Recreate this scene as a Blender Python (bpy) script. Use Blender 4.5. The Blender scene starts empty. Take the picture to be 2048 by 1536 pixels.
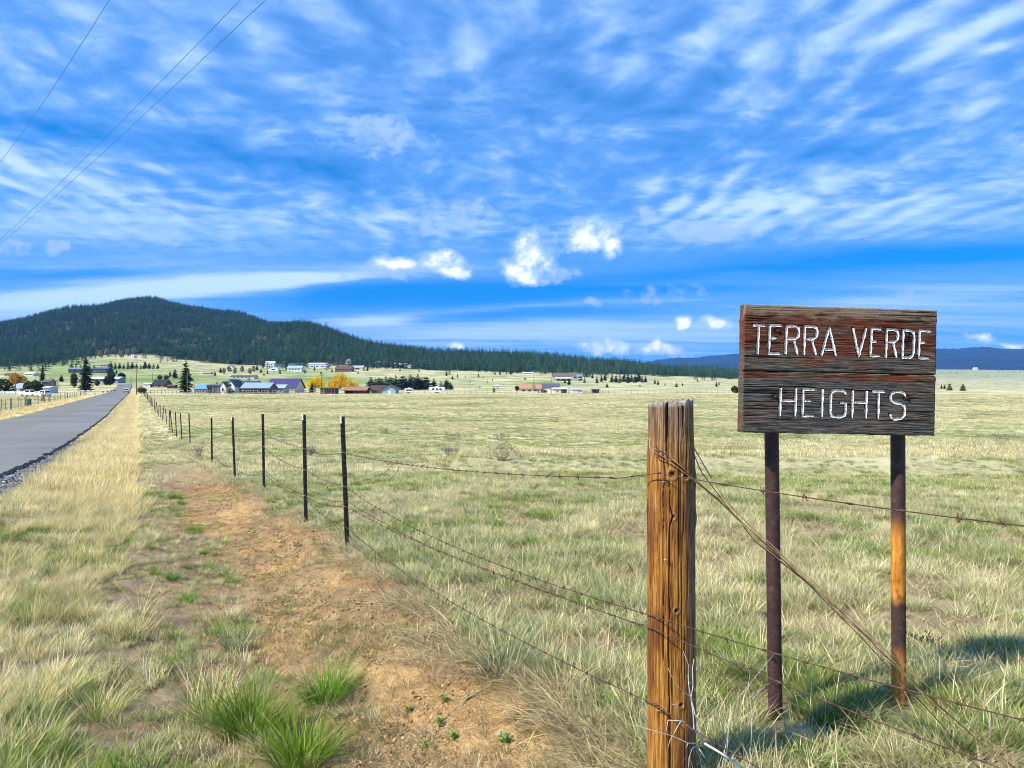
import bpy, bmesh, math, random
import numpy as np
from mathutils import Vector, Matrix

scene = bpy.context.scene
COL = scene.collection
random.seed(7)
RNG = np.random.default_rng(7)

# ------------------------------------------------------------------ camera
F, CX, HZ, EYE = 1540.0, 1024.0, 770.0, 1.6      # focal length and horizon row (2048-px wide photo), eye height
cam_d = bpy.data.cameras.new('camera')
cam_d.sensor_width = 36.0
cam_d.lens = 36.0 * F / 2048.0
cam_d.clip_start = 0.05
cam_d.clip_end = 60000
cam = bpy.data.objects.new('camera', cam_d)
cam.location = (0, 0, EYE)
cam.rotation_euler = (math.radians(90.07), 0, 0)
COL.objects.link(cam)
scene.camera = cam

# ------------------------------------------------------------------ light
SUN_EL = math.radians(44)
SUN_AZ = math.atan2(-0.87, -0.49)                 # measured from +Y towards +X
TO_SUN = Vector((math.sin(SUN_AZ) * math.cos(SUN_EL), math.cos(SUN_AZ) * math.cos(SUN_EL), math.sin(SUN_EL)))
sun_d = bpy.data.lights.new('sun', 'SUN')
sun_d.energy = 4.6
sun_d.angle = math.radians(0.53)
sun_d.color = (1.0, 0.94, 0.84)
sun = bpy.data.objects.new('sun', sun_d)
sun.rotation_euler = (-TO_SUN).to_track_quat('-Z', 'Y').to_euler()
COL.objects.link(sun)

vs = scene.view_settings
vs.view_transform = 'Standard'
vs.look = 'None'
vs.exposure = 0.82
vs.gamma = 1.0
vs.use_curve_mapping = False
cy = scene.cycles
cy.max_bounces, cy.diffuse_bounces, cy.glossy_bounces, cy.transmission_bounces, cy.volume_bounces = 4, 2, 2, 3, 0
cy.adaptive_threshold = 0.02
cy.filter_width = 1.0


# ------------------------------------------------------------------ small node language
class S:
    """a socket with arithmetic"""
    def __init__(self, nt, sock): self.nt, self.s = nt, sock
    def __add__(self, o): return self.nt.m('ADD', self, o)
    __radd__ = __add__
    def __mul__(self, o): return self.nt.m('MULTIPLY', self, o)
    __rmul__ = __mul__
    def __sub__(self, o): return self.nt.m('SUBTRACT', self, o)
    def __rsub__(self, o): return self.nt.m('SUBTRACT', o, self)
    def __truediv__(self, o): return self.nt.m('DIVIDE', self, o)
    def __pow__(self, o): return self.nt.m('POWER', self, o)


class NT:
    def __init__(self, tree): self.t = tree
    def node(self, kind, **kw):
        n = self.t.nodes.new(kind)
        for k, v in kw.items(): setattr(n, k, v)
        return n
    def put(self, sock, v):
        if isinstance(v, S): self.t.links.new(v.s, sock)
        elif v is not None:
            if sock.type == 'RGBA' and len(v) == 3: v = (*v, 1)
            sock.default_value = v
    def m(self, op, a, b=None, c=None, clamp=False):
        n = self.node('ShaderNodeMath', operation=op, use_clamp=clamp)
        self.put(n.inputs[0], a)
        if b is not None: self.put(n.inputs[1], b)
        if c is not None: self.put(n.inputs[2], c)
        return S(self, n.outputs[0])
    def vec(self, x, y, z):
        n = self.node('ShaderNodeCombineXYZ')
        for i, v in enumerate((x, y, z)): self.put(n.inputs[i], v)
        return S(self, n.outputs[0])
    def sep(self, v):
        n = self.node('ShaderNodeSeparateXYZ'); self.put(n.inputs[0], v)
        return [S(self, o) for o in n.outputs]
    def noise(self, v, scale=1.0, detail=4.0, rough=0.55, dist=0.0, col=False):
        n = self.node('ShaderNodeTexNoise')
        if v is not None: self.put(n.inputs['Vector'], v)
        n.inputs['Scale'].default_value = scale
        n.inputs['Detail'].default_value = detail
        n.inputs['Roughness'].default_value = rough
        n.inputs['Distortion'].default_value = dist
        return S(self, n.outputs[1 if col else 0])
    def voro(self, v, scale, feature='F1', rand=1.0):
        n = self.node('ShaderNodeTexVoronoi', feature=feature)
        self.put(n.inputs['Vector'], v); n.inputs['Scale'].default_value = scale
        n.inputs['Randomness'].default_value = rand
        return S(self, n.outputs['Distance'])
    def ss(self, v, lo, hi):
        n = self.node('ShaderNodeMapRange', interpolation_type='SMOOTHSTEP')
        self.put(n.inputs[0], v)
        n.inputs[1].default_value = lo; n.inputs[2].default_value = hi
        n.inputs[3].default_value = 0; n.inputs[4].default_value = 1
        return S(self, n.outputs[0])
    def mix(self, f, a, b, mode='MIX'):
        n = self.node('ShaderNodeMix', data_type='RGBA', blend_type=mode)
        self.put(n.inputs[0], f); self.put(n.inputs[6], a); self.put(n.inputs[7], b)
        return S(self, n.outputs[2])
    def ramp(self, f, stops):
        n = self.node('ShaderNodeValToRGB'); self.put(n.inputs[0], f)
        e = n.color_ramp.elements
        while len(e) < len(stops): e.new(0.5)
        for el, (p, c) in zip(e, stops): el.position = p; el.color = (*c, 1)
        return S(self, n.outputs[0])
    def attr(self, name, what='Color'):
        n = self.node('ShaderNodeAttribute', attribute_name=name)
        return S(self, n.outputs[what])
    def obj(self):
        n = self.node('ShaderNodeTexCoord'); return S(self, n.outputs['Object'])
    def pos(self):
        n = self.node('ShaderNodeNewGeometry'); return S(self, n.outputs['Position'])
    def rnd(self):
        n = self.node('ShaderNodeObjectInfo'); return S(self, n.outputs['Random'])
    def scale(self, v, x, y, z):
        n = self.node('ShaderNodeVectorMath', operation='MULTIPLY')
        self.put(n.inputs[0], v); n.inputs[1].default_value = (x, y, z)
        return S(self, n.outputs[0])
    def hsv(self, c, h=0.5, s=1.0, v=1.0):
        n = self.node('ShaderNodeHueSaturation')
        self.put(n.inputs['Hue'], h); self.put(n.inputs['Saturation'], s); self.put(n.inputs['Value'], v)
        self.put(n.inputs['Color'], c)
        return S(self, n.outputs[0])


# ------------------------------------------------------------------ sky
world = bpy.data.worlds.new('World')
scene.world = world
world.use_nodes = True
world.cycles.sampling_method = 'MANUAL'
world.cycles.sample_map_resolution = 256
wt = world.node_tree
wt.nodes.clear()
W = NT(wt)
sky = W.node('ShaderNodeTexSky', sky_type='NISHITA', sun_disc=False)
sky.sun_elevation = SUN_EL
sky.sun_rotation = SUN_AZ
sky.altitude = 1700
sky.air_density = 1.0
sky.dust_density = 0.3
sky.ozone_density = 2.0
VEIL_LO, VEIL_HI = -0.36, 1.18
CLOUD_THIN, CLOUD_THICK = (1.75, 3.8, 8.4, 1), (4.9, 6.6, 8.7, 1)
CUMULUS_SHADE, CUMULUS_LIT = (3.0, 4.5, 7.7, 1), (9.2, 9.3, 9.3, 1)
tc = W.node('ShaderNodeTexCoord')
D = S(W, tc.outputs['Generated'])
dx, dy, dz = W.sep(D)
up = W.m('MAXIMUM', dz, 0.0)
W.put(sky.inputs[0], W.vec(dx, dy, up * 0.75 + 0.22))      # high dry air: the blue stays deep down to the hills
blue = W.hsv(S(W, sky.outputs[0]), 0.503, 2.05, 1.62)
front = W.ss(dy, 0.10, 0.35)
dys = W.m('MAXIMUM', dy, 0.05)
u = dx / dys
v = dz / dys
# cloud sheet: a plane far overhead, seen in perspective
den = up + 0.055
P = W.vec(dx / den, dy / den, 0.0)
px_, py_, _ = W.sep(P)
warp = W.noise(P, 1.1, 1, 0.5, 0, col=True)
wx, wy, _w = W.sep(warp)
bx_ = px_ + (wx - 0.5) * 0.30
by_ = py_ + (wy - 0.5) * 0.40
billow = W.noise(W.vec(bx_ * 6.4, by_ * 4.8, 3.1), 1.0, 3.0, 0.48, 0.25)
fine = W.noise(W.vec(bx_ * 9.0, by_ * 11.0, 1.0), 1.0, 5, 0.60, 0.4)
ripple = W.m('SINE', bx_ * 38.0 + by_ * 4.0 + (wy - 0.5) * 7.0 + (fine - 0.5) * 2.2)
low = W.noise(W.vec(px_ * 0.9, py_ * 0.8, 7.7), 1.0, 3, 0.5)
band = W.noise(W.vec(px_ * 0.16, py_ * 1.5, 2.0), 1.0, 5, 0.58, 0.3)
fibre = W.noise(W.vec(px_ * 0.8 + py_ * 0.25, py_ * 3.4, 5.0), 1.0, 4, 0.55, 0.5)
lowsky = W.ss(up, 0.235, 0.13)                    # 1 towards the horizon
cov_hi = billow * 1.10 + fine * 0.42 + low * 0.60 - 0.54 + ripple * W.ss(low, 0.40, 0.62) * 0.115
cov_lo = band * 0.80 + fibre * 0.45 + low * 0.15 + fine * 0.20 - 0.33
cov = cov_hi + lowsky * (cov_lo - cov_hi)
wv = (W.noise(W.vec(u * 3.0, v * 14.0, 4.0), 1.0, 3, 0.6) - 0.5) * 0.030
wu = (W.noise(W.vec(u * 5.0, v * 9.0, 9.0), 1.0, 1, 0.5) - 0.5) * 0.10
SL = {}


def uv_sloped(sl):
    """tangent-plane bearing of a direction, sheared so that a streak of this slope lies level"""
    if sl not in SL:
        SL[sl] = W.vec(u + wu, (v + wv) - (u + wu) * sl, 0.0) if sl else W.vec(u + wu, v + wv, 0.0)
    return SL[sl]


def quad(base, cu, cv, rx, ry):
    n = W.node('ShaderNodeVectorMath', operation='MULTIPLY_ADD')
    W.put(n.inputs[0], base)
    n.inputs[1].default_value = (F / rx, F / ry, 0)
    n.inputs[2].default_value = (-cu * F / rx, -cv * F / ry, 0)
    q = W.node('ShaderNodeVectorMath', operation='DOT_PRODUCT')
    wt.links.new(n.outputs[0], q.inputs[0]); wt.links.new(n.outputs[0], q.inputs[1])
    return S(W, q.outputs['Value'])


blobs = [
    # open blue
    (930, 588, 370, 30, 0.0, -.80), (1880, 508, 470, 26, 0.06, -.80), (60, 252, 270, 20, -0.12, -.50),
    (130, 549, 190, 8, 0.0, -.5), (560, 322, 210, 26, -0.12, -.42), (1250, 205, 170, 42, -0.12, -.28),
    (1080, 628, 230, 12, 0.06, -.45), (1400, 545, 260, 10, 0.06, -.30),
    (1560, 300, 250, 36, 0.06, -.20), (700, 572, 120, 26, 0.06, -.4), (1290, 575, 190, 9, 0.0, -.3),
    # white veils
    (260, 586, 440, 20, 0.06, .85), (560, 558, 240, 11, 0.06, .70), (1130, 608, 300, 9, 0.06, .42), (250, 440, 620, 46, 0.0, .20),
    (1500, 655, 620, 34, 0.0, .24), (1920, 590, 300, 20, 0.06, .28), (740, 637, 75, 9, 0.0, .5),
    (90, 350, 170, 30, -0.12, .28), (1560, 400, 190, 40, 0.3, .28), (1850, 410, 260, 40, 0.3, .18),
    (900, 665, 400, 26, 0.0, .24), (60, 640, 240, 30, 0.06, .36)]
acc = None
for (x, y, rx, ry, sl, k_) in blobs:
    cu, cv = (x - CX) / F, (HZ - y) / F
    e_ = W.m('POWER', 0.36788, quad(uv_sloped(sl), cu, cv - cu * sl, rx, ry))
    acc = e_ * k_ if acc is None else W.m('MULTIPLY_ADD', e_, k_, acc)
acc = acc * front
alpha = W.ss(cov + acc, VEIL_LO, VEIL_HI)
alpha = alpha * W.ss(up, -0.01, 0.02) * 0.95
cloud_col = W.mix(W.ss(alpha, 0.42, 0.98), CLOUD_THIN, CLOUD_THICK)
skyc = W.mix(alpha, blue, cloud_col)
# small cumulus, lit from the upper left, each at its own bearing
cn = W.noise(W.vec(u * 38.0, v * 42.0, 0.0), 1.0, 6, 0.58)
cn2 = W.noise(W.vec(u * 9.0, v * 11.0, 2.0), 1.0, 2, 0.5)
wob = W.noise(W.vec(u * 20.0, v * 20.0, 5.0), 1.0, 2, 0.5, 0, col=True)
wob1, wob2, wob3 = W.sep(wob)
uvc = W.vec(u + (wob1 - 0.5) * 0.034, v + (wob2 - 0.5) * 0.030, 0.0)
jit = (cn - 0.5) * 4.0 + (cn2 - 0.5) * 1.0
bodies = [(1050, 540, 66, 30), (1095, 556, 80, 20), (1190, 474, 62, 36), (888, 530, 62, 30), (800, 540, 108, 24), (905, 430, 86, 42), (740, 268, 104, 46),
          (1215, 700, 56, 14), (1322, 704, 72, 17), (1430, 652, 32, 14), (1366, 647, 18, 13), (1972, 683, 40, 12), (2040, 690, 50, 9), (20, 494, 52, 22), (116, 496, 24, 16),
          (340, 480, 26, 20), (1330, 585, 82, 24), (1290, 440, 26, 26), (1430, 465, 112, 24), (1190, 606, 16, 11), (1815, 590, 34, 15), (660, 690, 60, 8)]
whites = [(1068, 515, 50, 54), (1036, 552, 40, 24), (1182, 468, 60, 34), (1226, 490, 28, 24), (886, 520, 52, 26), (905, 545, 40, 14), (800, 532, 44, 13),
          (1210, 696, 62, 17), (1316, 696, 52, 14), (1432, 648, 36, 16), (1366, 645, 20, 14), (1970, 678, 38, 11), (2030, 688, 30, 7), (906, 690, 16, 9)]


def puffs(lst):
    best = None
    for (x, y, rx, ry) in lst:
        q = quad(uvc, (x - CX) / F, (HZ - y) / F, rx, ry)
        best = q if best is None else W.m('MINIMUM', best, q)
    return 1.0 - best


body = puffs(bodies); white = puffs(whites)
a_b = W.ss(body + jit, -0.1, 0.95) * W.ss(cn2 + cn, 0.7, 1.15) * 0.85 * front
skyc = W.mix(a_b, skyc, CUMULUS_SHADE)
a_w = W.ss(white + jit * 0.78, -0.45, 1.15) * front
lit = W.ss(white + jit * 0.95, 0.25, 1.45)
skyc = W.mix(a_w, skyc, W.mix(lit, (4.6, 6.0, 8.4, 1), CUMULUS_LIT))
bg = W.node('ShaderNodeBackground')
W.put(bg.inputs[0], skyc)
bg.inputs[1].default_value = 0.085
wo = W.node('ShaderNodeOutputWorld')
wt.links.new(bg.outputs[0], wo.inputs[0])


# ------------------------------------------------------------------ object helpers
def tag(o, label=None, cat=None, group=None, kind=None):
    if label: o['label'] = label
    if cat: o['category'] = cat
    if group: o['group'] = group
    if kind: o['kind'] = kind
    return o


def mesh(name, verts, faces, mat=None, smooth=False, cols=None):
    me = bpy.data.meshes.new(name)
    me.from_pydata([tuple(v_) for v_ in verts], [], [tuple(f_) for f_ in faces])
    if mat is not None:
        for m_ in (mat if isinstance(mat, (list, tuple)) else [mat]): me.materials.append(m_)
    if smooth: me.polygons.foreach_set('use_smooth', [True] * len(me.polygons))
    if cols is not None:
        a = me.color_attributes.new('col', 'FLOAT_COLOR', 'POINT')
        c = np.ones((len(me.vertices), 4), np.float32); c[:, :3] = np.asarray(cols)[:, :3]
        a.data.foreach_set('color', c.ravel())
    me.update()
    return me


def fast_mesh(name, V, Q, mat=None, smooth=True):
    """numpy verts (n,3) and quads (m,4)"""
    me = bpy.data.meshes.new(name)
    V = np.asarray(V, np.float32); Q = np.asarray(Q, np.int32)
    k = Q.shape[1]
    me.vertices.add(len(V)); me.vertices.foreach_set('co', V.ravel())
    me.loops.add(Q.size); me.loops.foreach_set('vertex_index', Q.ravel())
    me.polygons.add(len(Q)); me.polygons.foreach_set('loop_start', np.arange(0, Q.size, k, dtype=np.int32))
    me.polygons.foreach_set('use_smooth', np.full(len(Q), smooth))
    me.update(calc_edges=True)
    if mat is not None: me.materials.append(mat)
    return me


def link(name, me, parent=None, loc=(0, 0, 0), rot=(0, 0, 0), scl=None):
    o = bpy.data.objects.new(name, me)
    COL.objects.link(o)
    if parent is not None: o.parent = parent
    o.location = loc; o.rotation_euler = rot
    if scl is not None: o.scale = scl if hasattr(scl, '__len__') else (scl,) * 3
    return o


def empty(name, loc=(0, 0, 0), rz=0.0):
    o = bpy.data.objects.new(name, None)
    o.empty_display_size = 0.1
    COL.objects.link(o); o.location = loc; o.rotation_euler = (0, 0, rz)
    return o


class MB:
    """mesh builder"""
    def __init__(self): self.v, self.f, self.c = [], [], []
    def add(self, vs_, fs_, col=None):
        n = len(self.v); self.v += [tuple(p) for p in vs_]
        self.f += [tuple(i + n for i in f_) for f_ in fs_]
        self.c += [col or (1, 1, 1)] * len(vs_)
    def box(self, x0, x1, y0, y1, z0, z1):
        self.add([(x0, y0, z0), (x1, y0, z0), (x1, y1, z0), (x0, y1, z0), (x0, y0, z1), (x1, y0, z1), (x1, y1, z1), (x0, y1, z1)],
                 [(0, 3, 2, 1), (4, 5, 6, 7), (0, 1, 5, 4), (1, 2, 6, 5), (2, 3, 7, 6), (3, 0, 4, 7)])
        return self
    def tube(self, pts, r, n=6, col=None, cap=True):
        pts = [Vector(p) for p in pts]
        rs = r if hasattr(r, '__len__') else [r] * len(pts)
        vs_, fs_ = [], []
        prev = None
        for i, p in enumerate(pts):
            t = (pts[min(i + 1, len(pts) - 1)] - pts[max(i - 1, 0)])
            t = t.normalized() if t.length > 1e-9 else Vector((0, 0, 1))
            if prev is None:
                a = Vector((0, 0, 1)) if abs(t.z) < .9 else Vector((1, 0, 0))
                s_ = t.cross(a).normalized()
            else:
                s_ = (prev - t * prev.dot(t)).normalized()
            prev = s_
            w_ = t.cross(s_)
            for k in range(n):
                an = 2 * math.pi * k / n
                vs_.append(p + (s_ * math.cos(an) + w_ * math.sin(an)) * rs[i])
        for i in range(len(pts) - 1):
            for k in range(n):
                a, b = i * n + k, i * n + (k + 1) % n
                fs_.append((a, b, b + n, a + n))
        if cap:
            fs_.append(tuple(range(n))[::-1]); fs_.append(tuple(range((len(pts) - 1) * n, len(pts) * n)))
        self.add(vs_, fs_, col)
        return self
    def prism(self, prof, x0, x1, axis='x'):
        """closed profile of (a, z) pushed along an axis"""
        n = len(prof)
        if axis == 'x': vs_ = [(x0, a, z) for a, z in prof] + [(x1, a, z) for a, z in prof]
        else: vs_ = [(a, x0, z) for a, z in prof] + [(a, x1, z) for a, z in prof]
        self.add(vs_, [tuple(range(n))[::-1], tuple(range(n, 2 * n))] + [(i, (i + 1) % n, n + (i + 1) % n, n + i) for i in range(n)])
        return self
    def make(self, name, mat, smooth=False, cols=False):
        return mesh(name, self.v, self.f, mat, smooth, self.c if cols else None)
    def obj(self, name, mat, parent=None, smooth=False, cols=False, loc=(0, 0, 0)):
        return link(name, self.make(name, mat, smooth, cols), parent, loc)


# ------------------------------------------------------------------ numpy noise
def vnoise(x, y, seed=0):
    x = np.asarray(x, float); y = np.asarray(y, float)
    xi = np.floor(x).astype(np.int64); yi = np.floor(y).astype(np.int64)
    fx = x - xi; fy = y - yi
    fx = fx * fx * (3 - 2 * fx); fy = fy * fy * (3 - 2 * fy)
    def h(a, b):
        n = (a * 374761393 + b * 668265263 + seed * 974634777) & 0x7fffffff
        n = ((n ^ (n >> 13)) * 1274126177) & 0x7fffffff
        return ((n ^ (n >> 16)) & 0xffff) / 65535.0
    return (h(xi, yi) * (1 - fx) + h(xi + 1, yi) * fx) * (1 - fy) + (h(xi, yi + 1) * (1 - fx) + h(xi + 1, yi + 1) * fx) * fy


def fbm(x, y, seed=0, oct=4):
    s_, a, t = 0, 1.0, 0
    for i in range(oct):
        s_ = s_ + a * vnoise(x * 2 ** i, y * 2 ** i, seed + i); t += a; a *= 0.5
    return s_ / t


def sst(x, lo, hi):
    t = np.clip((np.asarray(x, float) - lo) / (hi - lo), 0, 1)
    return t * t * (3 - 2 * t)


# ------------------------------------------------------------------ the lie of the land
_py = np.array([-50, 0, 6, 8, 10, 14, 16.4, 22.3, 33.5, 50, 77, 140, 260, 300])
_pz = np.array([0, 0, -.01, -.03, -.07, -.27, -.38, -.68, -1.0, -1.25, -1.5, -1.5, -1.5, -1.52])
_gx = np.linspace(-50, 300, 3501)
_gz = np.interp(_gx, _py, _pz)
_k = np.hanning(25); _k /= _k.sum()
_gz = np.convolve(np.pad(_gz, 12, mode='edge'), _k, 'valid')
TCOL = np.array([-600, 0, 150, 300, 450, 600, 760, 900, 1050, 1200, 1350, 1500, 1700, 1900, 2100, 2700.])
TROW = [
    (300, [786] * 16),
    (400, [777, 777, 777, 777, 778, 779, 780, 780, 780, 780, 781, 781, 781, 781, 780, 780]),
    (500, [764, 765, 766, 767, 768, 769, 772, 774, 774, 774, 776, 777, 777, 777, 777, 777]),
    (650, [748, 752, 753, 754, 756, 757, 760, 763, 764, 766, 769, 773, 775, 775, 775, 775]),
    (850, [734, 738, 738, 738, 742, 743, 745, 748, 752, 756, 762, 768, 773, 773, 773, 772]),
    (1050, [722, 728, 722, 720, 728, 731, 735, 739, 744, 749, 756, 763, 771, 771, 771, 770]),
    (1400, [700, 712, 702, 698, 703, 690, 700, 711, 714, 728, 743, 753, 769, 769, 769, 768]),
    (1700, [670, 690, 672, 660, 668, 651, 695, 720, 724, 738, 750, 757, 767, 767, 767, 766]),
    (2000, [650, 665, 640, 628, 642, 655, 715, 738, 742, 748, 756, 759, 765, 765, 765, 764]),
    (2400, [640, 650, 618, 597, 627, 665, 725, 745, 750, 754, 759, 760, 762, 762, 762, 761]),
    (2900, [700, 690, 668, 660, 676, 705, 735, 750, 752, 753, 756, 757, 759, 759, 759, 758]),
    (3600, [745, 745, 745, 745, 745, 748, 750, 752, 752, 750, 749, 749, 752, 753, 754, 754]),
    (5000, [758, 758, 758, 758, 758, 756, 752, 750, 748, 745, 743, 741, 740, 739, 741, 745]),
    (7000, [765] * 9 + [752, 750, 748, 746, 745, 747, 752]),
    (14000, [769] * 16)]
TY = np.array([t[0] for t in TROW], float)
TR = np.array([t[1] for t in TROW], float)
FK = 0.487                                            # the fence and the road run at this slant


def fence_x(Y): return 2.16 - FK * np.asarray(Y, float)


CF = 1 / math.sqrt(1 + FK * FK)
AMAX = math.radians(58)


def polar(X, Y):
    a = np.arctan2(X, Y); r = np.hypot(X, Y)
    ac = np.clip(a, -AMAX, AMAX)
    return 1024 + 1540 * np.tan(ac), r * np.cos(ac)


def trow(xp, Y):
    xp = np.clip(xp, TCOL[0], TCOL[-1] - 1e-6); lY = np.log(np.clip(Y, TY[0], TY[-1] - 1e-3)); g = np.log(TY)
    i = np.clip(np.searchsorted(TCOL, xp, side='right') - 1, 0, len(TCOL) - 2)
    j = np.clip(np.searchsorted(g, lY, side='right') - 1, 0, len(g) - 2)
    fx = (xp - TCOL[i]) / (TCOL[i + 1] - TCOL[i]); fy = (lY - g[j]) / (g[j + 1] - g[j])
    fx = fx * fx * (3 - 2 * fx) * .6 + fx * .4
    fy = fy * .8 + .2 * fy * fy * (3 - 2 * fy)
    return (TR[j, i] * (1 - fx) + TR[j, i + 1] * fx) * (1 - fy) + (TR[j + 1, i] * (1 - fx) + TR[j + 1, i + 1] * fx) * fy


ROAD_R, ROAD_L = 4.80, 12.2                           # metres left of the fence


def dist_left(X, Y): return (fence_x(Y) - X) * CF


def height(X, Y, detail=True):
    X = np.asarray(X, float); Y = np.asarray(Y, float)
    xp, Ye = polar(X, Y)
    z = np.interp(Ye, _gx, _gz)
    zt = EYE - (trow(xp, Ye) - HZ) / F * Ye
    z = np.where(Ye > 300, zt, z)
    d = dist_left(X, Y)
    amp = np.interp(Ye, [0, 12, 24, 60, 200], [1, 1, .55, .5, .3])
    dj = d + (fbm(X * .7, Y * .7, 11, 3) - .5) * .55 * sst(Ye, 30, 10)
    bank = np.interp(dj, [-.25, -.05, .15, .6, 1.0, 2.0, 3.0, 4.2, 4.6, 12.3, 13.2, 15, 18],
                     [0, -.02, -.09, -.28, -.35, -.36, -.32, -.18, -.14, -.14, -.20, -.22, 0])
    z = z + bank * amp
    # swale across the field
    ln = Y - 21.0 + .10 * (X - 4)
    sw = -0.58 * np.exp(-((ln + .8) / 1.3) ** 2) * sst(X, -5, 0) * sst(X, 22, 12)
    z = z + sw + .22 * np.exp(-((ln - 2.2) / 2.0) ** 2) * sst(X, -5, 0) * sst(X, 22, 12)
    if detail:
        road = sst(d, ROAD_R - .4, ROAD_R) * sst(d, ROAD_L + .5, ROAD_L)
        near = sst(Ye, 60, 12)
        field = sst(d, .3, -.4)
        und = (fbm(X * .35, Y * .35, 3, 3) - .5) * .16 + (fbm(X * 2.1, Y * 2.1, 5, 2) - .5) * .07
        z = z + und * (1 - road) * sst(Ye, 400, 40) * (.35 + .65 * field)
        dirt = sst(d, -.2, .15) * sst(d, 2.6, 1.6)
        z = z + ((fbm(X * 9, Y * 9, 21, 3) - .5) * .085 + (fbm(X * 3.2 + Y, Y * 3.2, 31, 2) - .5) * .06) * dirt * near
        z = z + (fbm(X / 45, Y / 45, 41, 3) - .5) * 3.2 * sst(Ye, 420, 800)
        z = z + (fbm(X / 210, Y / 260, 43, 3) - .5) * 34 * sst(Ye, 1100, 1600) * sst(xp, 900, 500)
    return z


def hz1(X, Y): return float(height(np.array([X]), np.array([Y]))[0])


def at(x, y, Y):
    """photo pixel and depth to a point in the place"""
    return Vector(((x - CX) / F * Y, Y, EYE - (y - HZ) / F * Y))


def stand(x, row, lo=150.0, hi=2300.0):
    """the depth at which the land along bearing x shows at this row"""
    Ys = np.exp(np.linspace(math.log(lo), math.log(hi), 900))
    Xs = (x - CX) / F * Ys
    r = HZ + (EYE - height(Xs, Ys)) / Ys * F
    k = np.nonzero(r <= row)[0]
    return float(Ys[k[0]]) if len(k) else hi


# ------------------------------------------------------------------ materials
MATS = {}


def material(name, fn, rough=0.8, metal=0.0, spec=0.3):
    m_ = bpy.data.materials.new(name); m_.use_nodes = True
    t = m_.node_tree; b = t.nodes['Principled BSDF']
    nt = NT(t)
    r = fn(nt)
    c, h, bs = (r if isinstance(r, tuple) else (r, None, 0))
    nt.put(b.inputs['Base Color'], c)
    b.inputs['Roughness'].default_value = rough
    b.inputs['Metallic'].default_value = metal
    b.inputs['Specular IOR Level'].default_value = spec
    if h is not None:
        bn = nt.node('ShaderNodeBump'); bn.inputs['Strength'].default_value = bs[0]; bn.inputs['Distance'].default_value = bs[1]
        nt.put(bn.inputs['Height'], h); t.links.new(bn.outputs[0], b.inputs['Normal'])
    MATS[name] = m_
    return m_


def plain(name, c, var=0.18, sc=3.0, rough=0.8, metal=0.0, spec=0.3):
    def fn(n):
        k = n.noise(n.obj(), sc, 4, .6)
        a = tuple(x_ * (1 - var) for x_ in c); b = tuple(min(1, x_ * (1 + var)) for x_ in c)
        return n.mix(n.ss(k, .3, .7), (*a, 1), (*b, 1))
    return material(name, fn, rough, metal, spec)


def leafy(name, base=None, trans=0.35, hue=0.03, val=0.35, rough=0.75):
    """thin leaves and blades: colour from the mesh, varied from plant to plant, light shines through"""
    m_ = bpy.data.materials.new(name); m_.use_nodes = True
    t = m_.node_tree; t.nodes.clear(); n = NT(t)
    c = n.attr('col') if base is None else n.mix(1.0, n.attr('col'), (*base, 1), 'MULTIPLY')
    r = n.rnd()
    c = n.hsv(c, 0.5 + (r - 0.5) * hue, 1.0, 1.0 + (n.m('FRACT', r * 7.31) - 0.5) * val)
    d_ = n.node('ShaderNodeBsdfPrincipled'); d_.inputs['Roughness'].default_value = rough
    d_.inputs['Specular IOR Level'].default_value = 0.15
    tr = n.node('ShaderNodeBsdfTranslucent')
    n.put(d_.inputs['Base Color'], c); n.put(tr.inputs[0], c)
    mx = n.node('ShaderNodeMixShader'); mx.inputs[0].default_value = trans
    t.links.new(d_.outputs[0], mx.inputs[1]); t.links.new(tr.outputs[0], mx.inputs[2])
    out = n.node('ShaderNodeOutputMaterial'); t.links.new(mx.outputs[0], out.inputs[0])
    MATS[name] = m_
    return m_


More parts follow.
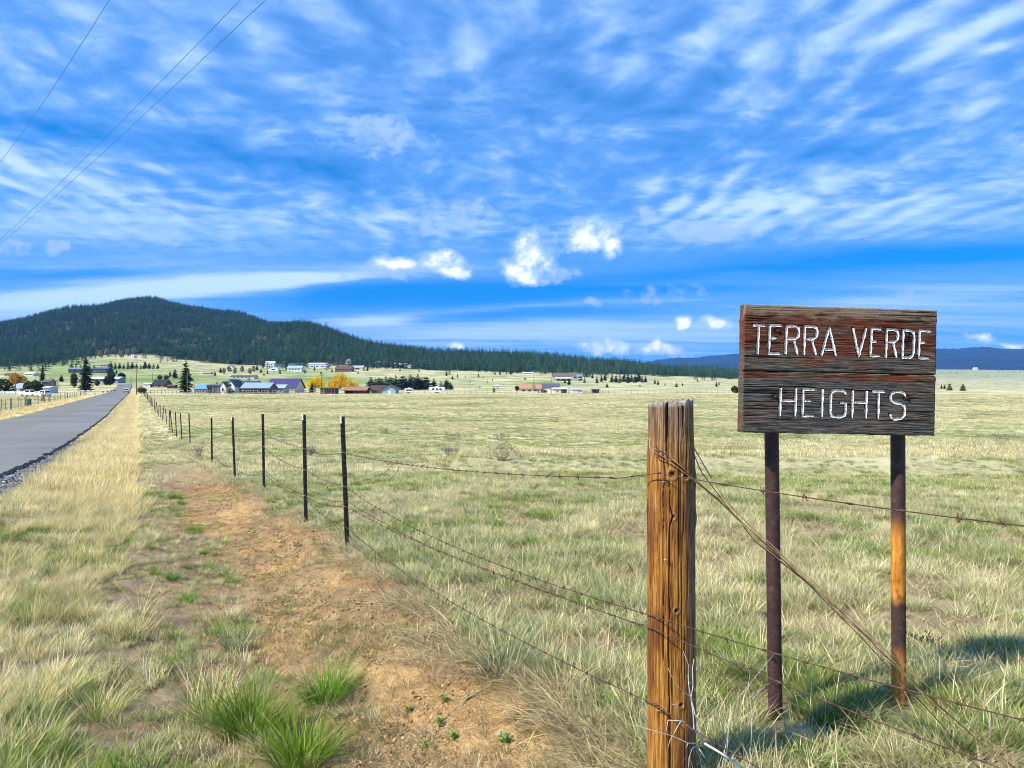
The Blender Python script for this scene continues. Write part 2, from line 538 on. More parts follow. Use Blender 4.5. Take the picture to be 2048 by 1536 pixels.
def ground_fn(n):
    p = n.pos()
    mk = n.attr('mask'); dirt, straw, grav = n.sep(mk)
    mk2 = n.attr('mask2'); green, wood, tanm = n.sep(mk2)
    n0 = n.noise(p, 0.045, 5, .6)
    n1 = n.noise(p, .55, 5, .65)
    n2 = n.noise(p, 7.0, 5, .7)
    n3 = n.noise(p, 60.0, 3, .7)
    mott = n1 * .45 + n2 * .35 + n3 * .2
    field = n.ramp(n.ss(mott + (n0 - .5) * .75, .30, .70), [(0, (.14, .145, .055)), (.3, (.32, .30, .145)), (.6, (.48, .44, .24)), (1, (.62, .56, .34))])
    soil = n.ramp(n.ss(n2 * .5 + n3 * .5, .3, .7), [(0, (.17, .115, .065)), (.5, (.28, .20, .12)), (1, (.38, .30, .19))])
    orange = n.ramp(n.ss(n1 * .35 + n2 * .35 + n3 * .30, .34, .64), [(0, (.15, .09, .042)), (.45, (.38, .235, .10)), (1, (.64, .43, .19))])
    gold = n.ramp(n.ss(n2 * .6 + n3 * .4, .3, .7), [(0, (.30, .235, .10)), (.5, (.50, .41, .20)), (1, (.66, .56, .31))])
    vg = n.voro(p, 42.0)
    gravel = n.ramp(vg, [(0, (.36, .34, .31)), (.45, (.22, .21, .2)), (1, (.07, .07, .07))])
    mead = n.ramp(n.ss(n1 * .4 + n0 * .6, .3, .7), [(0, (.085, .155, .03)), (.5, (.135, .215, .05)), (1, (.22, .27, .085))])
    tan = n.ramp(n1, [(0, (.24, .22, .12)), (1, (.40, .36, .21))])
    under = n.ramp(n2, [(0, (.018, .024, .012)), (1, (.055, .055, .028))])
    # near the viewer the bare soil shows between the tufts
    c = field
    c = n.mix(tanm, c, soil)
    c = n.mix(green, c, mead)
    c = n.mix(straw, c, gold)
    c = n.mix(dirt, c, orange)
    c = n.mix(grav, c, gravel)
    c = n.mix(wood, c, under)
    hgt = n2 * .6 + n3 * .4 + n.m('MULTIPLY', vg, grav) * -.8
    return c, hgt, (.9, .09)


material('ground', ground_fn, .95, 0, .1)


def asphalt_fn(n):
    p = n.pos()
    x, y, z = n.sep(p)
    g = n.noise(p, 130, 2, .6)
    a = n.noise(n.scale(p, 1, .25, 1), .5, 4, .6)
    pat = n.noise(p, .09, 3, .5)
    c = n.ramp(g * .5 + a * .5, [(.2, (.135, .131, .120)), (.8, (.25, .243, .226))])
    c = n.mix(n.ss(pat, .45, .62) * .4, c, (.105, .112, .118, 1))
    d = (2.16 - y * FK - x) * CF
    seam = n.m('ABSOLUTE', d - 8.4 + (n.noise(n.vec(0, y, 0), .2, 2, .5) - .5) * .3)
    c = n.mix(n.ss(d, 8.3, 8.5) * .42, c, (.165, .155, .125, 1))
    s_ = x * .438 * -1.0 + y * .899                          # metres along the road
    wob = (n.noise(p, .35, 3, .6) - .5) * 1.6
    cr = n.m('ABSOLUTE', n.m('MODULO', s_ + wob * 2.0 + n.noise(n.vec(s_, 0.0, 0.0), .05, 1, .5) * 22.0 + 200.0, 8.3) - 4.1)
    c = n.mix(n.ss(cr, .11, .03) * n.ss(n.noise(p, .22, 2, .5), .42, .56) * .65, c, (.02, .02, .022, 1))
    c = n.mix(n.ss(seam, .05, .015) * .35, c, (.05, .05, .05, 1))
    c = n.mix(n.ss(n.noise(n.scale(p, 1, .3, 1), 1.7, 4, .7), .62, .75) * .3, c, (.2, .19, .17, 1))
    return c, g, (.3, .01)


material('asphalt', asphalt_fn, .9, 0, .15)


def post_wood(n):
    p = n.obj(); x, y, z = n.sep(p)
    w_ = n.noise(n.vec(x, y, z * .6), 6, 3, .5)
    ang = n.vec(x * 1.0 + (w_ - .5) * .02, y, z * .035)
    g1 = n.noise(ang, 120, 4, .7)
    g2 = n.noise(ang, 330, 3, .6)
    blot = n.noise(n.vec(x, y, z * .35), 9, 4, .6)
    br = n.ramp(n.ss(g1 * .6 + g2 * .4, .33, .66), [(0, (.030, .012, .004)), (.25, (.14, .055, .010)), (.6, (.30, .128, .021)), (1, (.48, .245, .060))])
    br = n.mix(n.ss(blot, .46, .62) * .8, br, n.mix(g1, (.03, .010, .004, 1), (.20, .066, .018, 1)))
    gr = n.ramp(n.ss(g1 * .6 + g2 * .4, .33, .68), [(0, (.022, .017, .012)), (.4, (.14, .10, .062)), (1, (.36, .28, .19))])
    weather = n.ss(x * 9.0 + (blot - .5) * .8, .25, .85)                       # the right side is weathered grey
    topw = n.ss(z + (g1 - .5) * .25, 1.22, 1.50)
    f = n.m('MAXIMUM', weather * .9, topw * .72)
    c = n.mix(f, br, gr)
    top = n.ss(z, 1.505, 1.525)
    c = n.mix(top, c, n.ramp(n.noise(p, 90, 3, .6), [(.2, (.12, .10, .08)), (.8, (.44, .40, .33))]))
    kn = n.attr('col'); k1, k2, k3 = n.sep(kn)
    c = n.mix(k1, c, (.030, .013, .006, 1))
    c = n.mix(k2 * .55, c, n.mix(g1, (.20, .10, .03, 1), (.50, .32, .13, 1)))
    return c, g1 * .7 + g2 * .3, (.65, .006)


material('post_wood', post_wood, .75, 0, .2)


def sign_wood(n):
    p = n.obj(); x, y, z = n.sep(p)
    w_ = n.noise(n.vec(x * .7, y, z), 5, 3, .5)
    s_ = n.vec(x * .04, y, z + (w_ - .5) * .03)
    g1 = n.noise(s_, 150, 4, .7)
    g2 = n.noise(s_, 420, 3, .6)
    b1 = n.noise(n.vec(x * .45, y, z * 1.6), 6.5, 4, .62)
    b2 = n.noise(n.vec(x * .3, y + 4, z), 11, 4, .6)
    g = n.ss(g1 * .55 + g2 * .45, .34, .66)
    grey = n.ramp(g, [(0, (.010, .008, .007)), (.45, (.072, .055, .041)), (1, (.21, .17, .125))])
    red = n.ramp(g, [(0, (.016, .005, .003)), (.5, (.105, .026, .011)), (1, (.24, .070, .032))])
    slate = n.ramp(g, [(0, (.010, .013, .014)), (.6, (.06, .066, .064)), (1, (.15, .155, .14))])
    k = n.attr('col'); k1, k2, k3 = n.sep(k)                        # holes, dark stains and a painted bolt shadow, redness, lichen
    c = n.mix(n.ss(b1 * 1.5 + (k2 - .5) * .55 + (g1 - .5) * .4, .62, 1.02), grey, red)
    c = n.mix(n.ss(b2 - (k2 - .5) * .5, .56, .72) * .7, c, slate)
    lich = n.ss(n.noise(n.scale(p, .45, 1, 1), 22, 5, .72) * 1.15 + k3 * .42, .70, 1.05)
    c = n.mix(lich * .70, c, n.ramp(n.noise(p, 130, 3, .6), [(.2, (.14, .105, .065)), (.8, (.36, .31, .22))]))
    c = n.mix(k1, c, (.008, .006, .005, 1))
    return c, g1 * .6 + g2 * .4, (.7, .004)


material('sign_wood', sign_wood, .82, 0, .2)


def paint_fn(n):
    p = n.obj()
    k = n.noise(p, 95, 4, .7); k2 = n.noise(n.scale(p, .3, 1, 1), 260, 2, .6)
    wear = n.ss(k * .6 + k2 * .4, .51, .60)
    return n.mix(wear, n.mix(k, (.60, .585, .54, 1), (.84, .825, .78, 1)), (.16, .14, .12, 1)), k, (.4, .002)


material('worn_white_paint', paint_fn, .7)


def pipe_fn(rust):
    def fn(n):
        p = n.obj(); x, y, z = n.sep(p)
        s1 = n.noise(p, 26, 5, .65); s2 = n.noise(n.vec(x, y, z * .12), 60, 3, .6); s3 = n.noise(p, 210, 2, .6)
        c = n.ramp(n.ss(s1 * .6 + s3 * .4, .3, .7), [(0, (.030, .016, .014)), (.6, (.062, .032, .029)), (1, (.12, .062, .05))])
        if rust:
            o = n.ramp(n.ss(s2 * .6 + s1 * .4, .3, .7), [(0, (.24, .075, .012)), (.5, (.50, .19, .022)), (1, (.70, .34, .06))])
            zz = z + (s1 - .5) * .12 + (s2 - .5) * .10
            f = n.ss(zz, .50, .60) * n.ss(zz, .98, .84)
            f2 = n.ss(zz, .34, .24) * .9
            c = n.mix(n.m('MAXIMUM', f, f2), c, o)
        c = n.mix(n.ss(s3, .66, .74) * .5, c, (.28, .22, .19, 1))
        return c, s1 * .5 + s3 * .5, (.35, .003)
    return fn


material('rust_pipe', pipe_fn(False), .55, .25, .4)
material('rust_pipe_orange', pipe_fn(True), .55, .15, .4)
plain('rusty_wire', (.105, .058, .04), .5, 60, .75, .3)
plain('brace_wire', (.42, .27, .13), .4, 50, .6, .25)
plain('post_steel', (.012, .013, .011), .4, 30, .55, .3)
plain('white_tip', (.75, .74, .7), .15, 60, .6)
plain('galv', (.42, .43, .43), .2, 30, .5, .5)
plain('bolt_rust', (.075, .035, .025), .4, 120, .65, .5)
plain('dead_twig', (.56, .54, .49), .25, 60, .8)
plain('dry_stick', (.30, .24, .17), .35, 40, .9)
plain('stone_tan', (.44, .32, .17), .3, 14, .9)
plain('stone_grey', (.30, .29, .27), .3, 20, .9)
plain('bark', (.09, .065, .045), .4, 6, .95)
plain('pale_bark', (.36, .33, .27), .3, 6, .9)
plain('old_wood', (.19, .15, .115), .4, 4, .9)
plain('pole_wood', (.17, .125, .085), .3, 4, .9)
plain('rail_wood', (.27, .24, .20), .35, 3, .9)
plain('power_cable', (.04, .19, .42), .2, 1, .5, 0.0)
leafy('grass')
leafy('tree_leaf', None, .35, .02, .3)
leafy('needle', None, .15, .03, 1.1)
m_glass = plain('window_glass', (.02, .025, .03), .2, 2, .12, 0, .6)
plain('tyre', (.015, .015, .015), .2, 10, .9)
plain('chrome', (.5, .5, .5), .1, 10, .25, .9)
plain('lamp_red', (.4, .02, .015), .1, 10, .3)


# ------------------------------------------------------------------ the ground, one sheet to the horizon
def build_ground():
    fa = np.radians(np.linspace(-50, 50, 430))
    ba = np.radians(np.linspace(50, 310, 66)[1:-1])
    ang = np.concatenate([fa, ba])
    r = np.concatenate([[0.25], np.exp(np.linspace(math.log(1.2), math.log(60), 420)), np.exp(np.linspace(math.log(60), math.log(16000), 331))[1:]])
    A, Rr = np.meshgrid(ang, r)
    X = Rr * np.sin(A); Y = Rr * np.cos(A)
    Z = height(X, Y)
    xp, Ye = polar(X, Y)
    d = dist_left(X, Y)
    n = len(ang); mR = len(r)
    V = np.stack([X, Y, Z], -1).reshape(-1, 3)
    i = np.arange(mR - 1)[:, None] * n; j = np.arange(n)[None, :]; j2 = (j + 1) % n
    Q = np.stack([i + j, i + j2, i + n + j2, i + n + j], -1).reshape(-1, 4)[:, ::-1]
    me = fast_mesh('ground', V, Q, MATS['ground'])
    # masks
    wob = (fbm(X * .8, Y * .8, 51, 4) - .5)
    fade = sst(Ye, 26, 12)
    dirt = sst(d + wob * .8, -.02, .22) * sst(d + wob * 1.6, 1.65, .95) * fade
    dirt = dirt * (0.45 + .55 * sst(fbm(X * 1.5, Y * 1.5, 61, 4), .38, .54))
    tanm = sst(d + wob * .6, -.1, .2) * sst(d, ROAD_R + .2, ROAD_R - .3) * sst(Ye, 34, 14) * .95
    tanm = np.maximum(tanm, sst(Ye, 16, 5) * .55 * (d < .5))
    straw = sst(d + wob * .9, 1.7, 2.4) * sst(d, ROAD_R + .2, ROAD_R - .2) * sst(Ye, 8, 22)
    straw = np.maximum(straw, sst(d, ROAD_L - .2, ROAD_L + .4) * sst(d + wob * 3, ROAD_L + 5.5, ROAD_L + 3) * .9) * sst(Ye, 420, 300)
    grav = sst(d + wob * .5, ROAD_R - 1.05, ROAD_R - .55) * sst(d, ROAD_L + .9, ROAD_L + .3) * sst(Ye, 40, 22)
    green = np.zeros_like(X)
    for (cx, cy_, wx_, wy_, k) in [(640, 620, 130, 150, .95), (520, 560, 160, 120, .8), (180, 800, 150, 220, .95), (330, 600, 140, 160, .9), (60, 560, 160, 90, .6),
                                   (1090, 590, 60, 70, .95), (960, 620, 120, 110, .35), (1180, 640, 40, 40, .4), (560, 860, 120, 90, .6), (130, 1000, 130, 120, .9)]:
        green = np.maximum(green, k * np.exp(-((xp - cx) / wx_) ** 2 - ((Ye - cy_) / wy_) ** 2))
    green = green * sst(Ye, 300, 380) * (.6 + .8 * (fbm(X / 30, Y / 30, 71, 3) - .2))
    green = np.clip(green + sst(Ye, 380, 500) * .12 + sst(Ye, 2600, 3600) * .25, 0, 1)
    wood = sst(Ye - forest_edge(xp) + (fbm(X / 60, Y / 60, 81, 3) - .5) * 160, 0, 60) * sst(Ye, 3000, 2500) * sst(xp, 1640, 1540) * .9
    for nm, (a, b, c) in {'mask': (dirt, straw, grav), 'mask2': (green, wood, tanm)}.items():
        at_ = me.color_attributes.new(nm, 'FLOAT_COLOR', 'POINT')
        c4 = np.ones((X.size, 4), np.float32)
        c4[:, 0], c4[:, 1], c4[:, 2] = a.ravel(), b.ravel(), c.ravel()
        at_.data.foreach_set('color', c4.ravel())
    g = link('ground', me)
    tag(g, kind='structure')
    return g


FE_X = np.array([-900, -600, 0, 100, 150, 220, 300, 400, 530, 600, 680, 760, 900, 1050, 1200, 1350, 1480, 1600])
FE_Y = np.array([800, 820, 900, 960, 1120, 1200, 1180, 1060, 1000, 1010, 1060, 1010, 960, 1010, 1050, 1090, 1160, 1300.])


def forest_edge(xp): return np.interp(xp, FE_X, FE_Y)


ground = build_ground()


# ------------------------------------------------------------------ road
def build_road():
    s = np.concatenate([np.linspace(-6, 60, 331), np.linspace(60, 470, 206)[1:]])        # depth Y of the centre
    rows = []
    across = np.array([0, .0, .12, 1.0, 2.2, 3.6, 3.83, 4.0, 5.4, 6.6, 7.5, 7.65, 7.65])
    W_ = ROAD_L - ROAD_R
    V = []
    for k, Y0 in enumerate(s):
        Xf = float(fence_x(Y0))
        rag = (fbm(np.array([Y0 * 1.7]), np.array([3.0]), 91, 4)[0] - .5) * .30
        for q, a in enumerate(across):
            dd = ROAD_R + a / 7.65 * W_
            if q < 3: dd += rag
            X = Xf - dd * CF; Y = Y0 - dd * CF * FK
            V.append([X, Y, 0, dd, q])
    V = np.array(V)
    base = height(V[:, 0], V[:, 1], detail=False)
    crown = .10 - ((V[:, 3] - 8.4) / 3.9) ** 2 * .06
    z = base + .055 + crown + np.clip(V[:, 1] - 60, 0, 400) * .0004
    edge = (V[:, 4] == 0) | (V[:, 4] == len(across) - 1)
    z = np.where(edge, base - .08, z)
    VV = np.stack([V[:, 0], V[:, 1], z], -1)
    n = len(across); m_ = len(s)
    i = np.arange(m_ - 1)[:, None] * n; j = np.arange(n - 1)[None, :]
    Q = np.stack([i + j, i + n + j, i + n + j + 1, i + j + 1], -1).reshape(-1, 4)
    me = fast_mesh('road', VV, Q, MATS['asphalt'], smooth=False)
    o = link('road', me); tag(o, kind='structure')
    return o


road = build_road()


# ------------------------------------------------------------------ far mountains beyond the valley
def far_range(name, pts, Y0, Y1, seed):
    xs = np.linspace(pts[0][0], pts[-1][0], 420)
    rows = np.interp(xs, [p[0] for p in pts], [p[1] for p in pts])
    kk = np.hanning(15); kk /= kk.sum()
    rows = np.convolve(np.pad(rows, 7, mode='edge'), kk, 'valid')
    ts = np.linspace(0, 1, 46)
    V = []
    for t in ts:
        Y = Y0 + (Y1 - Y0) * t
        prof = math.sin(min(t / .7, 1) * math.pi / 2) ** 1.1 if t < .7 else math.cos((t - .7) / .3 * math.pi / 2)
        top = EYE - (rows - HZ) / F * (Y0 + (Y1 - Y0) * .7)
        base = EYE - (748 - HZ) / F * Y0 - 60
        X = (xs - CX) / F * Y
        rid = (1 - np.abs(fbm(X / 900 + seed, np.full_like(X, Y / 1300), seed, 4) * 2 - 1))
        z = base + (top - base) * prof * (.62 + .38 * (rid if t < .66 else 1)) if t < .66 else base + (top - base) * prof
        z = z + (fbm(X / 45, np.full_like(X, Y / 45), seed + 5, 2) - .5) * 26 * (1 if t > .1 else 0)
        V.append(np.stack([X, np.full_like(X, Y), z], -1))
    V = np.array(V).reshape(-1, 3); n = len(xs)
    i = np.arange(len(ts) - 1)[:, None] * n; j = np.arange(n - 1)[None, :]
    Q = np.stack([i + j, i + j + 1, i + n + j + 1, i + n + j], -1).reshape(-1, 4)
    o = link(name, fast_mesh(name, V, Q, MATS['far_forest']))
    tag(o, kind='structure')
    return o


def far_fn(n):
    p = n.pos()
    a = n.noise(p, .012, 5, .7); b = n.noise(p, .0016, 4, .6)
    c = n.ramp(n.ss(a, .3, .7), [(0, (.004, .013, .018)), (1, (.011, .028, .030))])
    return n.mix(n.ss(b, .62, .74) * .5, c, (.05, .065, .04, 1))


material('far_forest', far_fn, .95)
far_range('hills', [(1180, 745), (1260, 731), (1310, 722), (1350, 716), (1385, 718), (1430, 712), (1480, 708), (1600, 702), (1750, 705), (1870, 698),
                    (1910, 700), (1955, 694), (2000, 699), (2048, 699), (2200, 704), (2500, 715), (2800, 740)], 6200, 10500, 3)
far_range('hills', [(1150, 740), (1250, 736), (1400, 730), (1550, 726), (1700, 728), (1860, 722), (1960, 716), (2060, 722), (2300, 728), (2800, 745)], 5600, 7800, 9)


# ------------------------------------------------------------------ the sign
ORD = ['first', 'second', 'third', 'fourth', 'fifth', 'sixth', 'seventh', 'eighth', 'ninth', 'tenth', 'eleventh', 'twelfth', 'thirteenth',
       'fourteenth', 'fifteenth', 'sixteenth', 'seventeenth', 'eighteenth', 'nineteenth', 'twentieth', 'twenty-first', 'twenty-second', 'twenty-third', 'twenty-fourth']
SW, SH = .945, .60                                     # board size


def cp(x, y):
    """a point measured on an enlarged view of the board -> board coordinates (from its top left corner)"""
    t = (x - 210) / 1660.0
    top = 117 + 55 * t; h = 1090 - 25 * t
    return (t * SW, -(y - top) / h * SH)


LET = [
    ('T', [[(285, 295), (385, 298)], [(332, 298), (326, 540)]]),
    ('E', [[(525, 299), (425, 296), (421, 536), (520, 537)], [(426, 405), (488, 405)]]),
    ('R', [[(563, 542), (568, 304), (640, 304), (666, 316), (674, 345), (668, 392), (645, 411), (570, 412)], [(628, 412), (665, 546)]]),
    ('R', [[(720, 547), (723, 308), (798, 309), (822, 321), (830, 350), (824, 395), (800, 413), (725, 415)], [(782, 414), (823, 551)]]),
    ('A', [[(870, 552), (932, 314), (993, 556)], [(898, 501), (976, 505)]]),
    ('V', [[(1137, 324), (1191, 562), (1251, 325)]]),
    ('E', [[(1385, 331), (1299, 329), (1292, 556), (1381, 561)], [(1297, 435), (1348, 435)]]),
    ('R', [[(1425, 572), (1431, 335), (1499, 337), (1521, 349), (1529, 375), (1524, 420), (1500, 440), (1429, 441)], [(1485, 441), (1519, 574)]]),
    ('D', [[(1570, 573), (1574, 338), (1640, 345), (1662, 362), (1669, 390), (1666, 530), (1658, 556), (1638, 572), (1570, 573)]]),
    ('E', [[(1815, 350), (1717, 345), (1712, 576), (1808, 580)], [(1714, 445), (1769, 445)]]),
]
LET2 = [
    ('H', [[(529, 830), (525, 1066)], [(659, 833), (656, 1071)], [(528, 934), (657, 938)]]),
    ('E', [[(825, 842), (721, 842), (718, 1066), (821, 1067)], [(720, 938), (789, 938)]]),
    ('I', [[(886, 842), (883, 1077)]]),
    ('G', [[(1086, 886), (1075, 862), (1050, 850), (992, 850), (966, 864), (958, 890), (956, 1035), (965, 1062), (988, 1074), (1055, 1075), (1078, 1063), (1087, 1035), (1086, 955), (1044, 954)]]),
    ('H', [[(1146, 853), (1144, 1082)], [(1266, 857), (1263, 1087)], [(1146, 950), (1265, 954)]]),
    ('T', [[(1320, 858), (1426, 862)], [(1371, 861), (1369, 1092)]]),
    ('S', [[(1602, 905), (1594, 880), (1566, 863), (1512, 863), (1484, 877), (1472, 905), (1480, 936), (1510, 954), (1565, 964), (1590, 980), (1602, 1010), (1596, 1062), (1572, 1088), (1512, 1095), (1484, 1080), (1472, 1055)]]),
]
BOLTS = [(495, 345), (1612, 385), (487, 905), (1616, 917)]


def seg_dist(px, py, a, b):
    ax, ay = a; bx, by = b
    dx_, dy_ = bx - ax, by - ay
    t = np.clip(((px - ax) * dx_ + (py - ay) * dy_) / (dx_ * dx_ + dy_ * dy_ + 1e-12), 0, 1)
    return np.hypot(px - ax - t * dx_, py - ay - t * dy_)


def plank(name, y_top, y_bot, letters, bolts, parent, seed, label):
    """one board, its face cut by the routed letters; local x right, z up, the face looks along -y"""
    T = .060
    nx, nz = 480, 150
    x = np.linspace(0, SW, nx); z = np.linspace(y_top, y_bot, nz)
    Xg, Zg = np.meshgrid(x, z)
    grain = fbm(Xg * 5 + seed, Zg * 260, seed, 3) - .5
    broad = fbm(Xg * 4, Zg * 14, seed + 4, 3) - .5
    dep = grain * .0036 + broad * .003
    ck = np.zeros_like(Xg)
    rs = np.random.default_rng(seed)
    for k in range(26):                                # drying cracks along the grain
        zc = rs.uniform(y_bot + .01, y_top - .01); xa = rs.choice([0, rs.uniform(0, .8)]); ln = rs.uniform(.08, .4)
        if rs.random() < .35: xa = SW - ln
        zz = zc + (fbm(Xg * 7, np.full_like(Xg, k * 3.3), seed + 9, 2) - .5) * .012
        w_ = .0016 * sst(Xg, xa - .01, xa + .03) * sst(Xg, xa + ln, xa + ln - .06)
        ck = np.maximum(ck, np.where(w_ > 1e-5, np.exp(-((Zg - zz) / np.maximum(w_, 1e-5)) ** 2), 0))
    dep = dep - ck * .006
    groove = np.full_like(Xg, 9.0)
    for ch, lines in letters:
        for ln in lines:
            q = [cp(*p) for p in ln]
            for a, b in zip(q[:-1], q[1:]): groove = np.minimum(groove, seg_dist(Xg, Zg, a, b))
    dep = dep - .0065 * np.clip(1 - (groove / .0082) ** 2, 0, 1)
    dark_mask = np.zeros_like(Xg)
    red = np.full_like(Xg, .5)
    for bx, bz in [cp(*b) for b in bolts]:
        dd = np.hypot((Xg - bx) / 1.5, Zg - bz)
        dark_mask = np.maximum(dark_mask, np.exp(-(dd / .017) ** 2))
        dep = dep - .012 * np.clip(1 - (np.hypot(Xg - bx, Zg - bz) / .017) ** 2, 0, 1)
    dark_mask = np.clip(np.maximum(dark_mask, ck * .85), 0, 1)
    mid = (y_top + y_bot) / 2
    if seed == 1:
        red = .56 + .34 * np.exp(-((Zg + .13) / .11) ** 2) - .30 * sst(Zg + broad * .05, -.20, -.30)
        lich = sst(Zg, -.10, -.01)
        # the long dark slot inside the D
        sx, sz = cp(1612, 440); dark_mask = np.maximum(dark_mask, .9 * np.exp(-((Xg - sx) / .018) ** 4 - ((Zg - sz) / .038) ** 4))
    else:
        red = .17 + .60 * sst(Zg, y_top - .05, y_top - .015)
        lich = sst(Zg, y_bot + .08, y_bot + .02) * .35
        for sx_, sz_ in [(460, 905), (1640, 925)]:  # dark streak by the left bolt; by the right bolt its painted shadow
            sx, sz = cp(sx_, sz_); dark_mask = np.maximum(dark_mask, .75 * np.exp(-((Xg - sx) / .022) ** 2 - ((Zg - sz) / .007) ** 2))
    ed = np.minimum(np.minimum(Xg, SW - Xg), np.minimum(y_top - Zg, Zg - y_bot))
    rnd_ = np.clip(1 - ed / .006, 0, 1) ** 2 * .004
    seam = (Zg - y_bot) if seed == 1 else (y_top - Zg)
    rnd_ = rnd_ + np.clip(1 - seam / .007, 0, 1) ** 1.5 * .016
    Yf = -dep + rnd_
    jag = (fbm(Zg * 90, np.zeros_like(Zg), seed + 2, 2) - .5) * .005
    Xo = Xg + np.where(Xg < .001, jag, 0) + np.where(Xg > SW - .001, jag, 0)
    jz = (fbm(Xg * 30, np.zeros_like(Zg), seed + 3, 3) - .5) * .006
    inner = .15
    Zo = Zg + np.where(Zg > y_top - 1e-4, jz * (1 if seed == 1 else inner), 0) + np.where(Zg < y_bot + 1e-4, jz * (inner if seed == 1 else 1), 0)
    Vf = np.stack([Xo, Yf, Zo], -1).reshape(-1, 3)
    i = np.arange(nz - 1)[:, None] * nx; j = np.arange(nx - 1)[None, :]
    Qf = np.stack([i + j, i + nx + j, i + nx + j + 1, i + j + 1], -1).reshape(-1, 4)
    # sides and back: the rim pushed back
    rim = np.concatenate([np.arange(nx), np.arange(1, nz) * nx + nx - 1, (nz - 1) * nx + np.arange(nx - 2, -1, -1), np.arange(nz - 2, 0, -1) * nx])
    N = len(Vf)
    mid_r = Vf[rim].copy(); mid_r[:, 1] = T * .5
    back = Vf[rim].copy(); back[:, 1] = T
    V = np.concatenate([Vf, mid_r, back, [[SW / 2, T, mid]]])
    L = len(rim); k = np.arange(L); k2 = (k + 1) % L
    Qs = np.stack([rim[k], rim[k2], N + k2, N + k], -1)
    Qs2 = np.stack([N + k, N + k2, N + L + k2, N + L + k], -1)
    Qb = np.stack([N + L + k, N + L + k2, np.full(L, N + 2 * L), np.full(L, N + 2 * L)], -1)
    faces = np.concatenate([Qf, Qs, Qs2])
    me = bpy.data.meshes.new(name)
    me.from_pydata([tuple(v_) for v_ in V], [], faces.tolist() + [(a, b, c) for a, b, c, _ in Qb.tolist()])
    me.materials.append(MATS['sign_wood'])
    sm = np.zeros(len(me.polygons), bool); sm[:len(Qf)] = True
    me.polygons.foreach_set('use_smooth', sm)
    c4 = np.ones((len(V), 4), np.float32); c4[:, :3] = (0, .45, .25)
    c4[:N, 0] = dark_mask.ravel(); c4[:N, 1] = red.ravel(); c4[:N, 2] = lich.ravel()
    a = me.color_attributes.new('col', 'FLOAT_COLOR', 'POINT'); a.data.foreach_set('color', c4.ravel())
    o = link(name, me, parent)
    o['label'] = label
    # letters: paint lying in the grooves
    for ch, lines in letters:
        mb = MB()
        for ln in lines:
            q = [Vector((cp(*p)[0], 0, cp(*p)[1])) for p in ln]
            pts = []
            for a_, b_ in zip(q[:-1], q[1:]):
                m_ = max(2, int((b_ - a_).length / .012))
                pts += [a_.lerp(b_, t / m_) for t in range(m_)]
            pts.append(q[-1])
            w_ = .0061
            vs_, fs_ = [], []
            for t, p in enumerate(pts):
                tg = (pts[min(t + 1, len(pts) - 1)] - pts[max(t - 1, 0)]).normalized()
                sd = Vector((-tg.z, 0, tg.x))
                ww = w_ * (1 + .22 * math.sin(t * 1.7 + seed)) * (.8 if t in (0, len(pts) - 1) else 1)
                for e, dpt in ((-1, -.0012), (-.5, .0022), (0, .0034), (.5, .0022), (1, -.0012)):
                    vs_.append(p + sd * e * ww + Vector((0, dpt, 0)))
            for t in range(len(pts) - 1):
                for e in range(4):
                    a0 = t * 5 + e
                    fs_.append((a0, a0 + 1, a0 + 6, a0 + 5))
            mb.add(vs_, fs_)
        l_ = mb.obj('letter', MATS['worn_white_paint'], o, smooth=True)
        l_['label'] = 'white painted letter ' + ch
    for bx, bz in [cp(*b) for b in bolts]:
        mb = MB()
        mb.tube([(bx, .012, bz), (bx, .004, bz), (bx, .002, bz)], [.0135, .0135, .012], 16)
        mb.tube([(bx, .004, bz), (bx, -.006, bz), (bx, -.008, bz)], [.0075, .0075, .005], 6)
        mb.obj('bolt', MATS['bolt_rust'], o)
    return o


